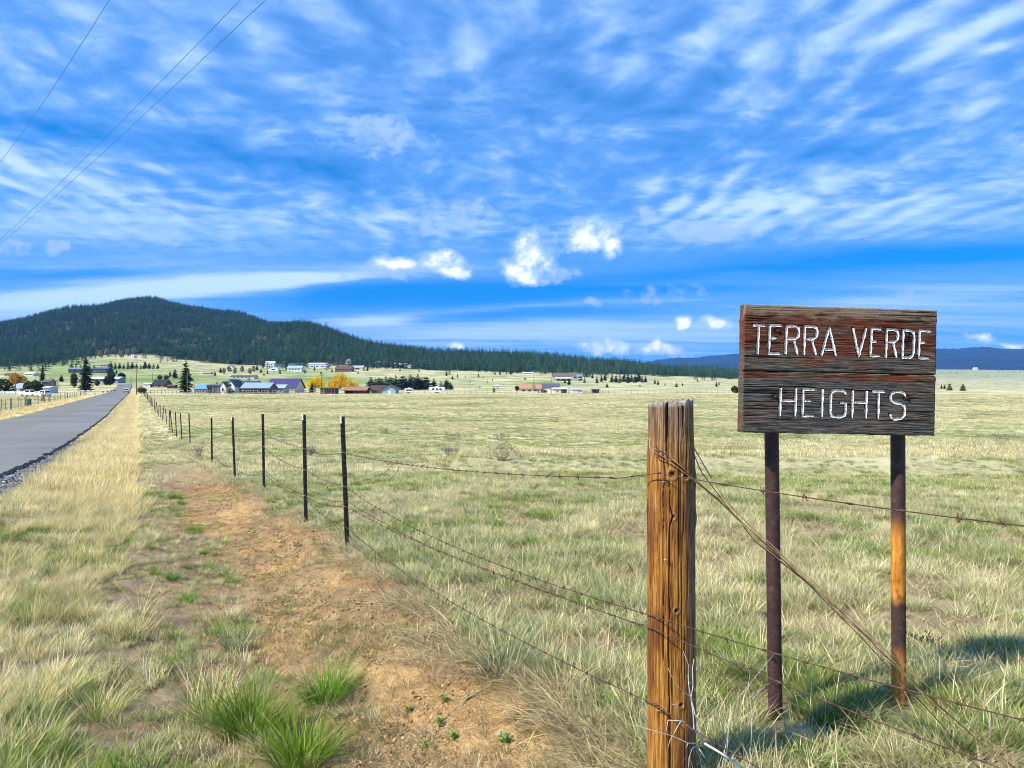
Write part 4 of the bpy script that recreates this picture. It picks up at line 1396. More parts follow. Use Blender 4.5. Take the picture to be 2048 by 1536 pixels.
def grass_layers():
    # ---- near, r 1.6 .. 17 m
    X, Y = wedge(40000, 1.7, 18.0, -48, 48, 1.0)
    d = dist_left(X, Y); n_ = len(X)
    w1 = fbm(X * .8, Y * .8, 51, 4) - .5
    c1 = fbm(X * .9, Y * .9, 201, 3); c2 = fbm(X * 2.3, Y * 2.3, 211, 3); c3 = fbm(X * .35 + 9, Y * .35, 221, 3)
    u_ = RNG.uniform(0, 1, n_)
    keep = np.ones(n_, bool); idx = np.zeros(n_, int); sc = np.ones(n_)
    def pick(mask, kind, smin, smax):
        k = np.nonzero(mask)[0]
        idx[k] = RNG.choice(NIDX[kind], len(k)); sc[k] = RNG.uniform(smin, smax, len(k))
    field = d + w1 * .8 < .02
    gaps = field & (((c2 < .43) & (u_ < .82)) | ((c1 < .36) & (u_ < .45)))
    pick(field, 'tuft', .65, 1.5)
    pick(field & (c1 > .56) & (u_ < .6), 'green', .7, 1.3)
    pick(field & (c3 > .52) & (u_ > .45) & (c1 < .6), 'straw', .7, 1.2)
    pick(field & (u_ > .84), 'litter', .8, 1.3)
    keep &= ~gaps
    lip = (~field) & (d + w1 * .9 < .22)
    pick(lip, 'litter', .7, 1.3); keep &= ~(lip & (u_ > .7))
    dirt = (~field) & (~lip) & (d + w1 * 1.3 < 1.15)
    pick(dirt, 'thin', .5, 1.1); pick(dirt & (c1 > .56), 'short', .5, 1.0); keep &= ~(dirt & (u_ > .24 + .55 * (c2 > .49)))
    ditch = (~field) & (~lip) & (~dirt) & (d + w1 * 1.6 < 2.1)
    pick(ditch, 'short', .6, 1.3); pick(ditch & (u_ > .55), 'thin', .8, 1.4)
    pick(ditch & (u_ < .22), 'tuft', .5, .9); pick(ditch & (u_ > .90), 'straw', .6, 1.0)
    keep &= ~(ditch & (c2 < .50) & (u_ > .25))
    verge = (~field) & (~lip) & (~dirt) & (~ditch) & (d < ROAD_R - .75 + w1 * .8)
    pick(verge, 'tall', .6, 1.1)
    thinout = np.interp(Y, [5, 15], [1.0, .25])
    pick(verge & (u_ < .45 * thinout), 'straw', .8, 1.4); pick(verge & (c1 > .57) & (u_ < .60 * thinout), 'green', .9, 1.6)
    sc = np.where(verge, sc * np.interp(Y, [5, 15], [1.0, 1.35]), sc); pick(verge & (u_ > .90), 'litter', .9, 1.6)
    bare = verge & (c2 < .46) & (Y < 13); keep &= ~(bare & (u_ > .18)); keep &= ~(verge & (u_ > .80))
    pick((verge | ditch) & (u_ > .48) & (u_ < .53), 'vivid', .7, 1.4); pick(field & (u_ > .48) & (u_ < .495), 'vivid', .6, 1.1)
    far_side = (d > ROAD_R - .75 + w1 * .8) & (d < ROAD_L + .4)
    keep &= ~far_side
    pick(d >= ROAD_L + .4, 'tall', .6, 1.0)
    # thinner where the wooden post and pipes stand so their feet stay visible
    for (fx, fy) in ((1.275, 3.735), (1.90, 3.785)):
        for t in (0, .16, .32): keep &= np.hypot(X - fx * (1 - t * .27), Y - fy * (1 - t * .27)) > .11
    big = fbm(X * .22, Y * .22, 231, 3)
    sc = sc * np.interp(big, [.35, .5, .65], [.8, 1.0, 1.12])
    k = np.nonzero(keep)[0]
    X, Y, idx, sc = X[k], Y[k], idx[k], sc[k]
    Z = height(X, Y) - .004
    scatter('grass', 'grass_near', np.stack([X, Y, Z], -1), RNG.uniform(0, 6.28, len(k)), RNG.normal(0, .10, (len(k), 2)), sc, idx, 'short bunch grass of the near field and verge', 'grass')
    # ---- middle, 15 .. 150 m
    X, Y = wedge(86000, 14.0, 262.0, -43, 43, 1.35)
    d = dist_left(X, Y); n_ = len(X)
    w1 = fbm(X * .8, Y * .8, 51, 4) - .5; u_ = RNG.uniform(0, 1, n_)
    c1 = fbm(X * .25, Y * .25, 301, 4)
    idx = RNG.choice(MIDX['patch'], n_); sc = RNG.uniform(.6, 1.15, n_)
    big = fbm(X * .07 + 3, Y * .07, 321, 4)
    mixv = c1 * .45 + big * .55
    k = np.nonzero((mixv > .50) & (u_ < .75))[0]; idx[k] = RNG.choice(MIDX['straw'], len(k))
    k = np.nonzero((mixv < .43) & (u_ < .65))[0]; idx[k] = 7
    sc = sc * np.interp(mixv, [.38, .5, .62], [.75, 1.0, 1.2])
    golden = RNG.uniform(0, 1, n_) < np.interp(Y, [14, 26, 40], [.15, .5, 1.0])
    verge = (d + w1 * .9 > 2.0) & (d < ROAD_R - .75 + w1 * .6) & golden
    s_v = np.interp(Y, [14, 32], [.68, 1.0])
    k = np.nonzero(verge | ((d > ROAD_L + .5) & (d < ROAD_L + 3.5)))[0]; idx[k] = RNG.choice(MIDX['gold'], len(k)); sc[k] = RNG.uniform(.7, 1.2, len(k)) * s_v[k]
    k = np.nonzero((d > .2) & (d + w1 * .9 <= 2.0))[0]; sc[k] *= .75
    keep = ~((d >= ROAD_R - .6 + w1 * .6) & (d <= ROAD_L + .5)) & ~((fbm(X * 1.1, Y * 1.1, 311, 3) < .36) & (u_ > .3)) & (~((d > .2) & (d < 1.5) & (Y < 24) & (u_ > .12)))
    k = np.nonzero(keep)[0]; X, Y, idx, sc = X[k], Y[k], idx[k], sc[k]
    ln = Y - 21.0 + .10 * (X - 4)
    face = (np.abs(ln - .5) < .9) & (X > -2) & (X < 15)
    sc = np.where(face, sc * .6, sc); idx = np.where(face, 7, idx)
    grow = np.interp(np.hypot(X, Y), [14, 60, 175, 262], [.85, 1.25, 2.0, 2.7])
    Z = height(X, Y) - .01
    s3 = np.stack([sc * grow, sc * grow, sc * np.interp(np.hypot(X, Y), [14, 60, 175, 262], [.9, .95, 1.0, 1.1])], -1)
    # extra gold grass on the verge strip, which is seen nearly end on
    m_ = 9000
    Yv = 15 + (RNG.uniform(0, 1, m_) ** 1.5) * 190
    dv = RNG.uniform(2.1, ROAD_R - .85, m_) + (fbm(Yv * .5, Yv * 0 + 2, 77, 3) - .5) * .6
    kv = RNG.uniform(0, 1, m_) < np.interp(Yv, [15, 44], [.06, 1.0])
    Yv, dv = Yv[kv], dv[kv]; m_ = len(Yv)
    Xv = fence_x(Yv) - dv / CF
    Zv = height(Xv, Yv) - .01
    X = np.concatenate([X, Xv]); Y = np.concatenate([Y, Yv]); Z = np.concatenate([Z, Zv])
    iv = RNG.choice(MIDX['gold'], m_); sv = RNG.uniform(.7, 1.25, m_)
    idx = np.concatenate([idx, iv]); s3 = np.concatenate([s3, np.stack([sv * .9, sv * .9, sv * 1.05], -1)])
    scatter('grass', 'grass_mid', np.stack([X, Y, Z], -1), RNG.uniform(0, 6.28, len(X)), RNG.normal(0, .08, (len(X), 2)), s3, idx, 'pale grass carpet of the wide field and golden verge', 'grass')


grass_layers()

# tufts that stand out one by one
tuft_meshes = {
    'vivid': clump_obj('grass_tuft', [clump(900, 420, .11, .28, .0050, [(6, VIV), (4, LIME), (3, DEEP), (1, STRAW)], .55, .55, .45, 4), clump(901, 40, .14, .20, .004, [(2, STRAW), (1, BROWN)], 1.0, .9)]),
    'mixed': clump_obj('grass_tuft', [clump(902, 210, .10, .24, .0046, [(4, VIV), (4, LIME), (2, OLIVE), (3, STRAW)], .7, .6, .5, 4), clump(903, 60, .13, .34, .003, [(3, STRAW), (2, PALE)], .5, .5)]),
    'dark': clump_obj('grass_tuft', [clump(904, 240, .09, .20, .0046, [(5, DEEP), (4, VIV), (1, LIME)], .75, .6, .5, 4)]),
    'stalky': clump_obj('grass_tuft', [clump(905, 110, .07, .16, .004, [(4, LIME), (3, OLIVE), (2, STRAW)], .8, .5), clump(906, 46, .06, .52, .0034, [(3, STRAW), (3, PALE)], .75, .55, .5, 5)]),
    'blue': clump_obj('grass_tuft', [clump(907, 200, .08, .22, .0036, [(5, (.15, .21, .12)), (4, SAGE), (1, PALE)], .55, .5, .5, 4)])}
tufts = [
    (500, 1475, 'vivid', 1.22, 'large bright green grass tuft with pale stems at the ditch edge'),
    (650, 1405, 'vivid', .98, 'rounded vivid green grass tuft on the orange dirt'),
    (600, 1545, 'vivid', 1.1, 'tall green grass tuft at the bottom edge of the view'),
    (420, 1440, 'mixed', 1.25, 'yellow green tuft left of the large bright green one'),
    (390, 1068, 'dark', .85, 'dark green tuft alone in the ditch beyond the dry stalks'),
    (350, 1000, 'vivid', .75, 'small bright green tuft far up the ditch'),
    (290, 1060, 'mixed', .8, 'green tuft between straw grass and the ditch'),
    (280, 1232, 'stalky', .85, 'tuft with long fanned straw stalks on pale bare soil'),
    (375, 1205, 'dark', .6, 'little dark green tuft right of the fanned stalks'),
    (345, 1338, 'dark', .75, 'flattened dark tuft with bleached leaves in the bare patch'),
    (475, 1300, 'blue', .9, 'blue grey tuft beside the orange bank'),
    (330, 1255, 'stalky', .45, 'tiny yellowish tuft below the fanned stalks'),
    (255, 1085, 'dark', .8, 'dark tuft under the tall straw on the verge'),
    (30, 1470, 'dark', 1.15, 'dark green tuft in the lower left corner'),
    (130, 1390, 'mixed', .95, 'green and straw tuft near the left edge'),
    (60, 1250, 'mixed', 1.0, 'leaning olive tuft among straw at the left edge'),
    (200, 1440, 'mixed', .9, 'broad leaved olive tuft below the bare soil'),
    (1005, 1345, 'blue', 1.35, 'round grey green tuft on the lip of the bank'),
    (1235, 1225, 'blue', .9, 'grey green tuft left of the wooden post'),
    (1060, 1130, 'vivid', .5, 'bright green tuft in the field beneath the crossing wires'),
    (1250, 1290, 'dark', .5, 'low green tuft close left of the wooden post'),
    (345, 1160, 'dark', .55, 'narrow green tuft in mid ditch'),
    (1660, 1450, 'dark', .8, 'green tuft in shadow between the sign pipes'),
    (1890, 1370, 'blue', 1.0, 'tuft in the sign shadow at right')]


def ground_at(x, y, lo=1.5, hi=300):
    Ys = np.exp(np.linspace(math.log(lo), math.log(hi), 700))
    Xs = (x - CX) / F * Ys
    r = HZ + (EYE - height(Xs, Ys)) / Ys * F
    k = np.nonzero(r <= y)[0][0]
    return Vector((Xs[k], Ys[k], float(height(Xs[k:k + 1], Ys[k:k + 1])[0])))


for i, (x, y, kd, s_, lb) in enumerate(tufts):
    p = ground_at(x, y)
    o = link('grass_tuft', tuft_meshes[kd], None, p - Vector((0, 0, .01)), (0, 0, i * 1.3), s_)
    tag(o, lb, 'grass tuft', 'grass tufts of the verge and field')

# small broad leaved weeds on the bank
def weed_mesh(seed, n_):
    rs = random.Random(seed); mb = MB()
    for k in range(n_):
        a = rs.uniform(0, 6.28); l_ = rs.uniform(.035, .08); e = rs.uniform(.2, 1.1); w_ = l_ * .22
        d_ = Vector((math.cos(a) * math.cos(e), math.sin(a) * math.cos(e), math.sin(e))); s_ = Vector((-math.sin(a), math.cos(a), 0))
        b = Vector((rs.uniform(-.02, .02), rs.uniform(-.02, .02), rs.uniform(0, .05)))
        c = rs.choice([(.24, .36, .08), (.30, .42, .12), (.20, .32, .08)])
        mb.add([b, b + d_ * l_ * .5 + s_ * w_, b + d_ * l_ - Vector((0, 0, l_ * .15)), b + d_ * l_ * .5 - s_ * w_], [(0, 1, 2, 3)], c)
    return mb.make('weed', MATS['grass'], False, True)


for i, (x, y, s_, lb) in enumerate([(1010, 1490, 1.0, 'small bright leafy weed low on the orange bank'), (880, 1462, .9, 'silvery leafy weed in the middle of the bank'),
                                    (890, 1408, .7, 'thin upright weed on the bank above the twig'), (850, 1500, .8, 'trailing weed at the foot of the bank'),
                                    (815, 1432, .8, 'flat weed mat left of the bank weeds'), (905, 1480, .9, 'leafy weed nearest the grey weeds')]):
    o = link('weed', weed_mesh(i, 30), None, ground_at(x, y), (0, 0, i), s_ * .62)
    tag(o, lb, 'weed', 'weeds on the bank')

# sticks, stones
st = MB(); a = ground_at(905, 1428); b = ground_at(985, 1384)
st.tube([a + Vector((0, 0, .015)), a.lerp(b, .4) + Vector((0, 0, .04)), b + Vector((0, 0, .03))], [.004, .0055, .004], 6)
st.tube([a.lerp(b, .4) + Vector((0, 0, .04)), a.lerp(b, .3) + Vector((-.03, -.05, .02))], [.003, .002], 6)
o = st.obj('stick', MATS['dry_stick'], None, True); tag(o, 'dark forked twig lying on the orange bank', 'stick')


def stone_mesh(seed, fl=.5):
    bm = bmesh.new(); bmesh.ops.create_icosphere(bm, subdivisions=3, radius=1)
    rs = np.random.default_rng(seed)
    for v_ in bm.verts:
        c = v_.co
        k = 1 + (fbm(np.array([c.x * 1.7 + seed]), np.array([c.y * 1.7 + c.z]), seed, 3)[0] - .5) * .7
        v_.co = Vector((c.x * k, c.y * k * .8, c.z * k * fl))
    me = bpy.data.meshes.new('stone'); bm.to_mesh(me); bm.free()
    me.polygons.foreach_set('use_smooth', [True] * len(me.polygons))
    return me


for i, (x, y, s_, mt, lb) in enumerate([(1600, 1490, .085, 'stone_tan', 'flat tan stone half sunk in the grass below the left pipe'), (1092, 1388, .014, 'stone_grey', 'pale pebble on the lip of the bank'),
                                        (560, 905 + 180, .03, 'stone_tan', 'small tan stone on the dirt bank'), (1000, 1470, .018, 'stone_grey', 'grey pebble above the leafy weed')]):
    me = stone_mesh(i + 3); me.materials.append(MATS[mt])
    o = link('stone', me, None, ground_at(x, y) + Vector((0, 0, s_ * .2)), (0, 0, i), s_)
    tag(o, lb, 'stone')
# clods and crumbs of soil on the bank: real relief, too small to pick apart
def crumbs():
    bm = bmesh.new(); bmesh.ops.create_icosphere(bm, subdivisions=1, radius=1)
    for v_ in bm.verts: v_.co = Vector((v_.co.x * random.uniform(.7, 1.3), v_.co.y * random.uniform(.7, 1.3), v_.co.z * random.uniform(.5, .9)))
    me = bpy.data.meshes.new('a_crumb'); bm.to_mesh(me); bm.free()
    def f(n):
        r = n.rnd(); return n.ramp(r, [(0, (.13, .08, .04)), (.5, (.36, .22, .095)), (1, (.58, .38, .16))])
    me.materials.append(material('soil_crumb', f, .95))
    PROTO['crumbs'] = bpy.data.collections.new('crumbs'); PROTO['crumbs'].objects.link(bpy.data.objects.new('a_crumb', me))
    n_ = 34000
    Yc = 2.2 + RNG.uniform(0, 1, n_) ** 1.4 * 16
    dc = RNG.normal(.65, .5, n_)
    k = (dc > -.05) & (dc < 3.8); Yc, dc = Yc[k], dc[k]
    Xc = fence_x(Yc) - dc / CF
    k = fbm(Xc * 1.5, Yc * 1.5, 404, 3) > .42; Xc, Yc = Xc[k], Yc[k]
    s_ = np.minimum(np.exp(RNG.normal(math.log(.0058), .5, len(Xc))), .016)
    scatter('soil_crumbs', 'crumbs', np.stack([Xc, Yc, height(Xc, Yc) + s_ * .2], -1), RNG.uniform(0, 6, len(Xc)), RNG.normal(0, .4, (len(Xc), 2)), s_, np.zeros(len(Xc), int), 'crumbly orange soil on the cut bank', 'soil')
    # gravel by the road
    n_ = 9000
    Yg = 8 + RNG.uniform(0, 1, n_) * 30; dg = RNG.uniform(ROAD_R - .9, ROAD_R + .05, n_)
    Xg = fence_x(Yg) - dg / CF
    s_ = np.exp(RNG.normal(math.log(.016), .4, n_))
    me2 = me.copy(); me2.materials.clear()
    def f2(n):
        return n.ramp(n.rnd(), [(0, (.06, .06, .06)), (.5, (.20, .195, .19)), (1, (.42, .40, .37))])
    me2.materials.append(material('gravel_stone', f2, .9))
    PROTO['gravel'] = bpy.data.collections.new('gravel_c'); PROTO['gravel'].objects.link(bpy.data.objects.new('a_gravel', me2))
    scatter('gravel', 'gravel', np.stack([Xg, Yg, height(Xg, Yg) + s_ * .3], -1), RNG.uniform(0, 6, n_), RNG.normal(0, .4, (n_, 2)), s_, np.zeros(n_, int), 'grey gravel along the broken road edge', 'gravel')


crumbs()


# ------------------------------------------------------------------ shrubs of the field
def shrub_mesh(seed, w_, h_, stems, cols, leafs=120, lsz=.012, stem_col=(.20, .17, .14), tw=.004):
    rs = random.Random(seed); mb = MB()
    for k in range(stems):
        a = rs.uniform(0, 6.28); sp = rs.uniform(.1, 1) * w_; hh = h_ * rs.uniform(.5, 1)
        p0 = Vector((math.cos(a) * w_ * .1, math.sin(a) * w_ * .1, -.02)); p2 = Vector((math.cos(a) * sp, math.sin(a) * sp, hh)); p1 = p0.lerp(p2, .5) + Vector((rs.uniform(-.1, .1) * w_, rs.uniform(-.1, .1) * w_, hh * .1))
        mb.tube([p0, p1, p2], [tw, tw * .7, tw * .3], 4, stem_col, False)
        for q in range(3):
            t = rs.uniform(.4, 1); b = p1.lerp(p2, t)
            e = b + Vector((rs.gauss(0, 1), rs.gauss(0, 1), abs(rs.gauss(.6, .6)))).normalized() * w_ * rs.uniform(.15, .4)
            mb.tube([b, e], [tw * .45, tw * .2], 3, stem_col, False)
            for l_ in range(leafs // (stems * 3) + 1):
                c = b.lerp(e, rs.uniform(.2, 1.1)); n1 = Vector((rs.gauss(0, 1), rs.gauss(0, 1), rs.gauss(0, 1))).normalized(); n2 = n1.cross(Vector((rs.gauss(0, 1), rs.gauss(0, 1), 1))).normalized()
                s_ = lsz * rs.uniform(.6, 1.4)
                mb.add([c, c + n1 * s_ + n2 * s_ * .35, c + n1 * s_ * 2.0, c + n1 * s_ - n2 * s_ * .35], [(0, 1, 2, 3)], rs.choice(cols))
    return mb.make('sagebrush', MATS['tree_leaf'], False, True)


GS = [(.21, .22, .17), (.26, .27, .22), (.17, .18, .13)]
shrubs = [(398, 915, .34, .34, 'grey sagebrush at the foot of the receding fence posts'), (770, 868, .55, .30, 'dark low sagebrush right of the nearest steel post'),
          (1000, 882, .50, .32, 'sagebrush in the middle of the field above the swale'), (900, 915, .36, .3, 'pale sagebrush left on the swale lip'), (1003, 925, .45, .42, 'silvery sagebrush on the swale lip'),
          (920, 832, .8, .4, 'dark sagebrush line far left in the field'), (556, 824, .6, .45, 'round grey sagebrush beyond the steel posts'), (1112, 846, .6, .45, 'far rounded sagebrush left of the wooden post'),
          (2000, 890, .5, .45, 'grey sagebrush near the right edge below the sign'), (620, 880 + 32, .3, .2, 'low scrub just behind the second steel post'), (905, 880, .45, .3, 'flat grey sagebrush in the middle field'),
          (1945, 838, .8, .5, 'distant sagebrush right of the sign board'), (1850, 1300, .12, .05, 'small dead brown plant flattened beside the orange pipe')]
for i, (x, y, w_, h_, lb) in enumerate(shrubs):
    p = ground_at(x, y)
    o = link('sagebrush' if i < 12 else 'dead_plant', shrub_mesh(i + 50, w_, h_, 26 if i < 12 else 12, GS if i < 12 else [(.09, .05, .03)], 420 if i < 12 else 120, .020 if i < 12 else .014), None, p)
    tag(o, lb, 'shrub' if i < 12 else 'plant', 'sagebrush dotted over the field' if i < 12 else None)
# dry branching stalk on the bank
for (x, y, s_, lb) in [(590, 1330, .38, 'dry branched straw coloured weed skeleton on the bank edge'), (1000, 960, .3, 'dry brown weed skeleton in the field')]:
    o = link('dry_weed', shrub_mesh(77, .22, s_, 7, [(.5, .42, .25)], 20, .01, (.50, .41, .26), .0022), None, ground_at(x, y)); tag(o, lb, 'weed')
# long bent straw by the right pipe
mb = MB()
p = ground_at(1865, 1385)
for k in range(7):
    a = k * .9; l_ = .20 + .05 * (k % 3)
    mb.tube([p, p + Vector((math.cos(a) * l_ * .4, math.sin(a) * l_ * .3, l_ * .75)), p + Vector((math.cos(a) * l_, math.sin(a) * l_ * .6, l_ * .8)), p + Vector((math.cos(a) * l_ * 1.5, math.sin(a) * l_ * .8, l_ * .5))], [.002, .002, .0016, .001], 4, (.62, .5, .28), False)
o = link('dry_straw', mb.make('dry_straw', MATS['grass'], False, True)); tag(o, 'arching straw stalks right of the orange rusted pipe', 'grass stalks')


# ------------------------------------------------------------------ trees
def conifer(seed, r, whorls, per, seg, cols, bare=.06, gap=.12, top_pow=.85):
    """crown of a conifer of height 1: whorls of drooping branch fans"""
    rs = random.Random(seed); mb = MB()
    for w_ in range(whorls):
        t = w_ / (whorls - 1)
        z = bare + (1 - bare) * (t ** .92) * .985
        L0 = r * max(.03, (1 - t) ** top_pow) * (rs.uniform(.72, 1.12))
        if t < .12: L0 *= .75
        for k in range(per if t < .8 else max(4, per - 3)):
            if rs.random() < gap: continue
            a = 2 * math.pi * (k + rs.uniform(-.4, .4)) / per + w_ * 1.1
            L = L0 * rs.uniform(.65, 1.2)
            d_ = Vector((math.cos(a), math.sin(a), 0)); s_ = Vector((-math.sin(a), math.cos(a), 0))
            rise = rs.uniform(-.25, .05) if t < .75 else rs.uniform(.1, .7)
            zz = z + rs.uniform(-.015, .015)
            c = rs.choice(cols); f_ = rs.uniform(.7, 1.25); c = tuple(x * f_ for x in c)
            wd = max(.03, L * (.42 if seg == 3 else .72))
            vs_, fs_ = [], []
            for q in range(seg + 1):
                u_ = q / seg
                p = d_ * L * u_ + Vector((0, 0, zz + L * (rise * u_ - .22 * u_ * u_)))
                ww = wd * (math.sin(min(1, u_ * 1.15 + .12) * math.pi) if q < seg else .02) * rs.uniform(.7, 1.2)
                vs_ += [p + s_ * ww * .5 - Vector((0, 0, ww * .35)), p + Vector((0, 0, .012)), p - s_ * ww * .5 - Vector((0, 0, ww * .35))]
            for q in range(seg):
                o = q * 3
                fs_ += [(o, o + 1, o + 4, o + 3), (o + 1, o + 2, o + 5, o + 4)]
            mb.add(vs_, fs_, c)
    # leader
    mb.add([(-.012, 0, .93), (.012, 0, .93), (0, .012, .93), (0, 0, 1.0)], [(0, 1, 3), (1, 2, 3), (2, 0, 3)], cols[0])
    return mb


FIR = [(.024, .070, .042), (.036, .092, .050), (.017, .052, .038), (.052, .105, .046)]
SPR = [(.036, .066, .022), (.052, .085, .028), (.026, .05, .02), (.065, .09, .03)]
DKS = [(.018, .034, .016), (.026, .046, .02), (.034, .054, .022)]
JUN = [(.07, .085, .02), (.09, .10, .025), (.05, .065, .018)]
# forest prototypes: trunk and crown in one mesh
for i, (r, wh, per, cols, bare, tp) in enumerate([(.20, 10, 8, FIR, .05, .8), (.22, 9, 8, FIR, .08, .6), (.18, 11, 8, FIR, .04, .95), (.24, 8, 8, FIR, .10, .5), (.22, 9, 8, [FIR[1], FIR[3], (.05, .075, .035)], .10, .7)]):
    mb = conifer(300 + i, r, wh, per, 1, cols, bare, .1, tp)
    mb.tube([(0, 0, -.05), (0, 0, .6)], [.016, .006], 4, (.05, .035, .025), False)
    me = mb.make('f_%d' % i, MATS['needle'], False, True)
    if 'forest' not in PROTO: PROTO['forest'] = bpy.data.collections.new('forest_p')
    PROTO['forest'].objects.link(bpy.data.objects.new('f_%d' % i, me))


def forest():
    n_ = 190000
    xp = RNG.uniform(-420, 1640, n_)
    Yf = np.sqrt(RNG.uniform(780 ** 2, 2700 ** 2, n_))
    X = (xp - CX) / F * Yf
    ed = forest_edge(xp) + (fbm(X / 60, Yf / 60, 81, 3) - .5) * 160
    thin = fbm(X / 70, Yf / 70, 501, 4)
    u_ = RNG.uniform(0, 1, n_)
    dens = np.where(Yf < ed, 0.0, np.where(Yf < ed + 70, .55, 1.0))
    dens = dens * np.where(thin < .33, .25, 1.0)
    # straggling trees below the edge
    dens = np.maximum(dens, np.where((Yf > ed - 170) & (thin > .56) & (Yf < ed), .16, 0))
    # a pale aspen opening on the left
    op = np.exp(-((xp - 235) / 55) ** 2 - ((Yf - 1190) / 90) ** 2) > .35
    dens = np.where(op, dens * .08, dens)
    # unseen lee side of the ridges needs few
    limit = np.interp(xp, [-420, 450, 560, 640, 760, 900, 1640], [2700, 2700, 2600, 2000, 1620, 1560, 1560])
    dens = np.where(Yf > limit, 0, dens)
    k = np.nonzero(u_ < dens * .60)[0]
    X, Yf, xp = X[k], Yf[k], xp[k]
    h = RNG.uniform(8.5, 15.5, len(k)) * np.where(RNG.uniform(0, 1, len(k)) < .15, 1.25, 1.0) * np.interp(Yf, [900, 1500, 2500], [1.0, 1.0, 1.0])
    wdt = h * RNG.uniform(1.1, 1.75, len(k))
    Z = height(X, Yf) - .3
    scatter('conifer_forest', 'forest', np.stack([X, Yf, Z], -1), RNG.uniform(0, 6.28, len(k)), RNG.normal(0, .02, (len(k), 2)), np.stack([wdt, wdt, h], -1), RNG.integers(0, 5, len(k)), 'dark conifer forest covering the hill and the long ridge', 'forest')
    # woods beyond the valley on the right
    n_ = 900
    xp = np.concatenate([RNG.uniform(1860, 2150, n_), RNG.uniform(1300, 1490, 300)]); Yf = RNG.uniform(3300, 5200, n_ + 300)
    X = (xp - CX) / F * Yf
    k = np.nonzero(fbm(X / 160, Yf / 160, 601, 3) > .60)[0]
    X, Yf = X[k], Yf[k]; h = RNG.uniform(7, 13, len(k))
    scatter('distant_trees', 'forest', np.stack([X, Yf, height(X, Yf) - .3], -1), RNG.uniform(0, 6, len(k)), np.zeros((len(k), 2)), h, RNG.integers(0, 5, len(k)), 'scattered far trees on the pale hills beyond the valley', 'trees')


forest()
spruce_crown = [conifer(400 + i, r, 24, 10, 3, c, b, .08, tp).make('crown', MATS['needle'], False, True) for i, (r, c, b, tp) in enumerate([(.33, SPR, .07, .78), (.27, DKS, .05, .8), (.30, SPR, .10, .7)])]
small_crown = [conifer(420 + i, r, 15, 11, 2, c, b, .03, tp).make('crown', MATS['needle'], False, True) for i, (r, c, b, tp) in enumerate([(.30, DKS, .02, .65), (.27, FIR, .02, .75), (.34, DKS, .03, .55), (.44, JUN, .02, .35)])]
trunk_me = MB().tube([(0, 0, -.06), (0, 0, .5), (0, 0, .9)], [.022, .014, .004], 8).make('trunk', MATS['bark'], True)


def conifer_thing(name, x, base, top, crown, wide=1.0, label='', group=None, rz=0.0, Y=None):
    Y = Y or stand(x, base)
    X = (x - CX) / F * Y
    z = hz1(X, Y)
    h = (base - top) / F * Y
    r = empty(name, (X, Y, z), rz)
    link('trunk', trunk_me, r, scl=(h, h, h)); link('crown', crown, r, scl=(h * wide, h * wide, h))
    tag(r, label, 'tree', group)
    return r


def leaf_crown(seed, lobes, n_, size, cols):
    rs = random.Random(seed); mb = MB()
    tot = sum(l_[3] * l_[4] * l_[5] for l_ in lobes)
    for (cx, cy, cz, rx, ry, rz_) in lobes:
        for k in range(int(n_ * rx * ry * rz_ / tot)):
            d_ = Vector((rs.gauss(0, 1), rs.gauss(0, 1), rs.gauss(0, 1))).normalized() * (rs.uniform(.35, 1.08) ** .6)
            if math.sin(d_.x * 7 + cx * 3 + seed) * math.sin(d_.y * 6 + seed) * math.sin(d_.z * 8 + cz) > .28: continue
            c = Vector((cx + d_.x * rx, cy + d_.y * ry, cz + d_.z * rz_))
            a = Vector((rs.gauss(0, 1), rs.gauss(0, 1), rs.gauss(0, 1))).normalized(); b = a.cross(Vector((rs.gauss(0, 1), rs.gauss(0, 1), rs.gauss(0, 1)))).normalized()
            s_ = size * rs.uniform(.6, 1.4); f_ = rs.uniform(.7, 1.2)
            mb.add([c - a * s_, c + b * s_ * .7, c + a * s_, c - b * s_ * .7], [(0, 1, 2, 3)], tuple(x * f_ for x in rs.choice(cols)))
    return mb.make('crown', MATS['tree_leaf'], False, True)


def limbs(seed, lobes, h0, r0, mat):
    rs = random.Random(seed); mb = MB()
    zt = max(l_[2] for l_ in lobes)
    mb.tube([(0, 0, -.2), (.02, 0, h0), (0, .02, zt)], [r0, r0 * .8, r0 * .25], 8)
    for (cx, cy, cz, rx, ry, rz_) in lobes:
        for q in range(3):
            e = Vector((cx + rs.uniform(-.5, .5) * rx, cy + rs.uniform(-.5, .5) * ry, cz + rs.uniform(-.2, .6) * rz_))
            mb.tube([(0, 0, h0 * .8), e * .5 + Vector((0, 0, h0 * .4)), e], [r0 * .5, r0 * .3, r0 * .08], 5)
    return mb.make('trunk', MATS[mat], True)


def leafy_thing(name, x, base, lobes_px, cols, label, cat, seed, n_=1800, leaf=.16, bark='bark', Y=None, group=None):
    """lobes in photo pixels: (x, y, rx, ry)"""
    Y = Y or stand(x, base)
    X = (x - CX) / F * Y; k = Y / F
    r = empty(name, (X, Y, hz1(X, Y)))
    lobes = [((lx - x) * k, (i % 2 - .5) * rx * k * .5, (base - ly) * k, rx * k, rx * k * .85, ry * k) for i, (lx, ly, rx, ry) in enumerate(lobes_px)]
    link('crown', leaf_crown(seed, lobes, n_, leaf, cols), r)
    link('trunk', limbs(seed, lobes, min(l_[2] for l_ in lobes) * .7, max(.08, lobes[0][3] * .07), bark), r)
    tag(r, label, cat, group)
    return r


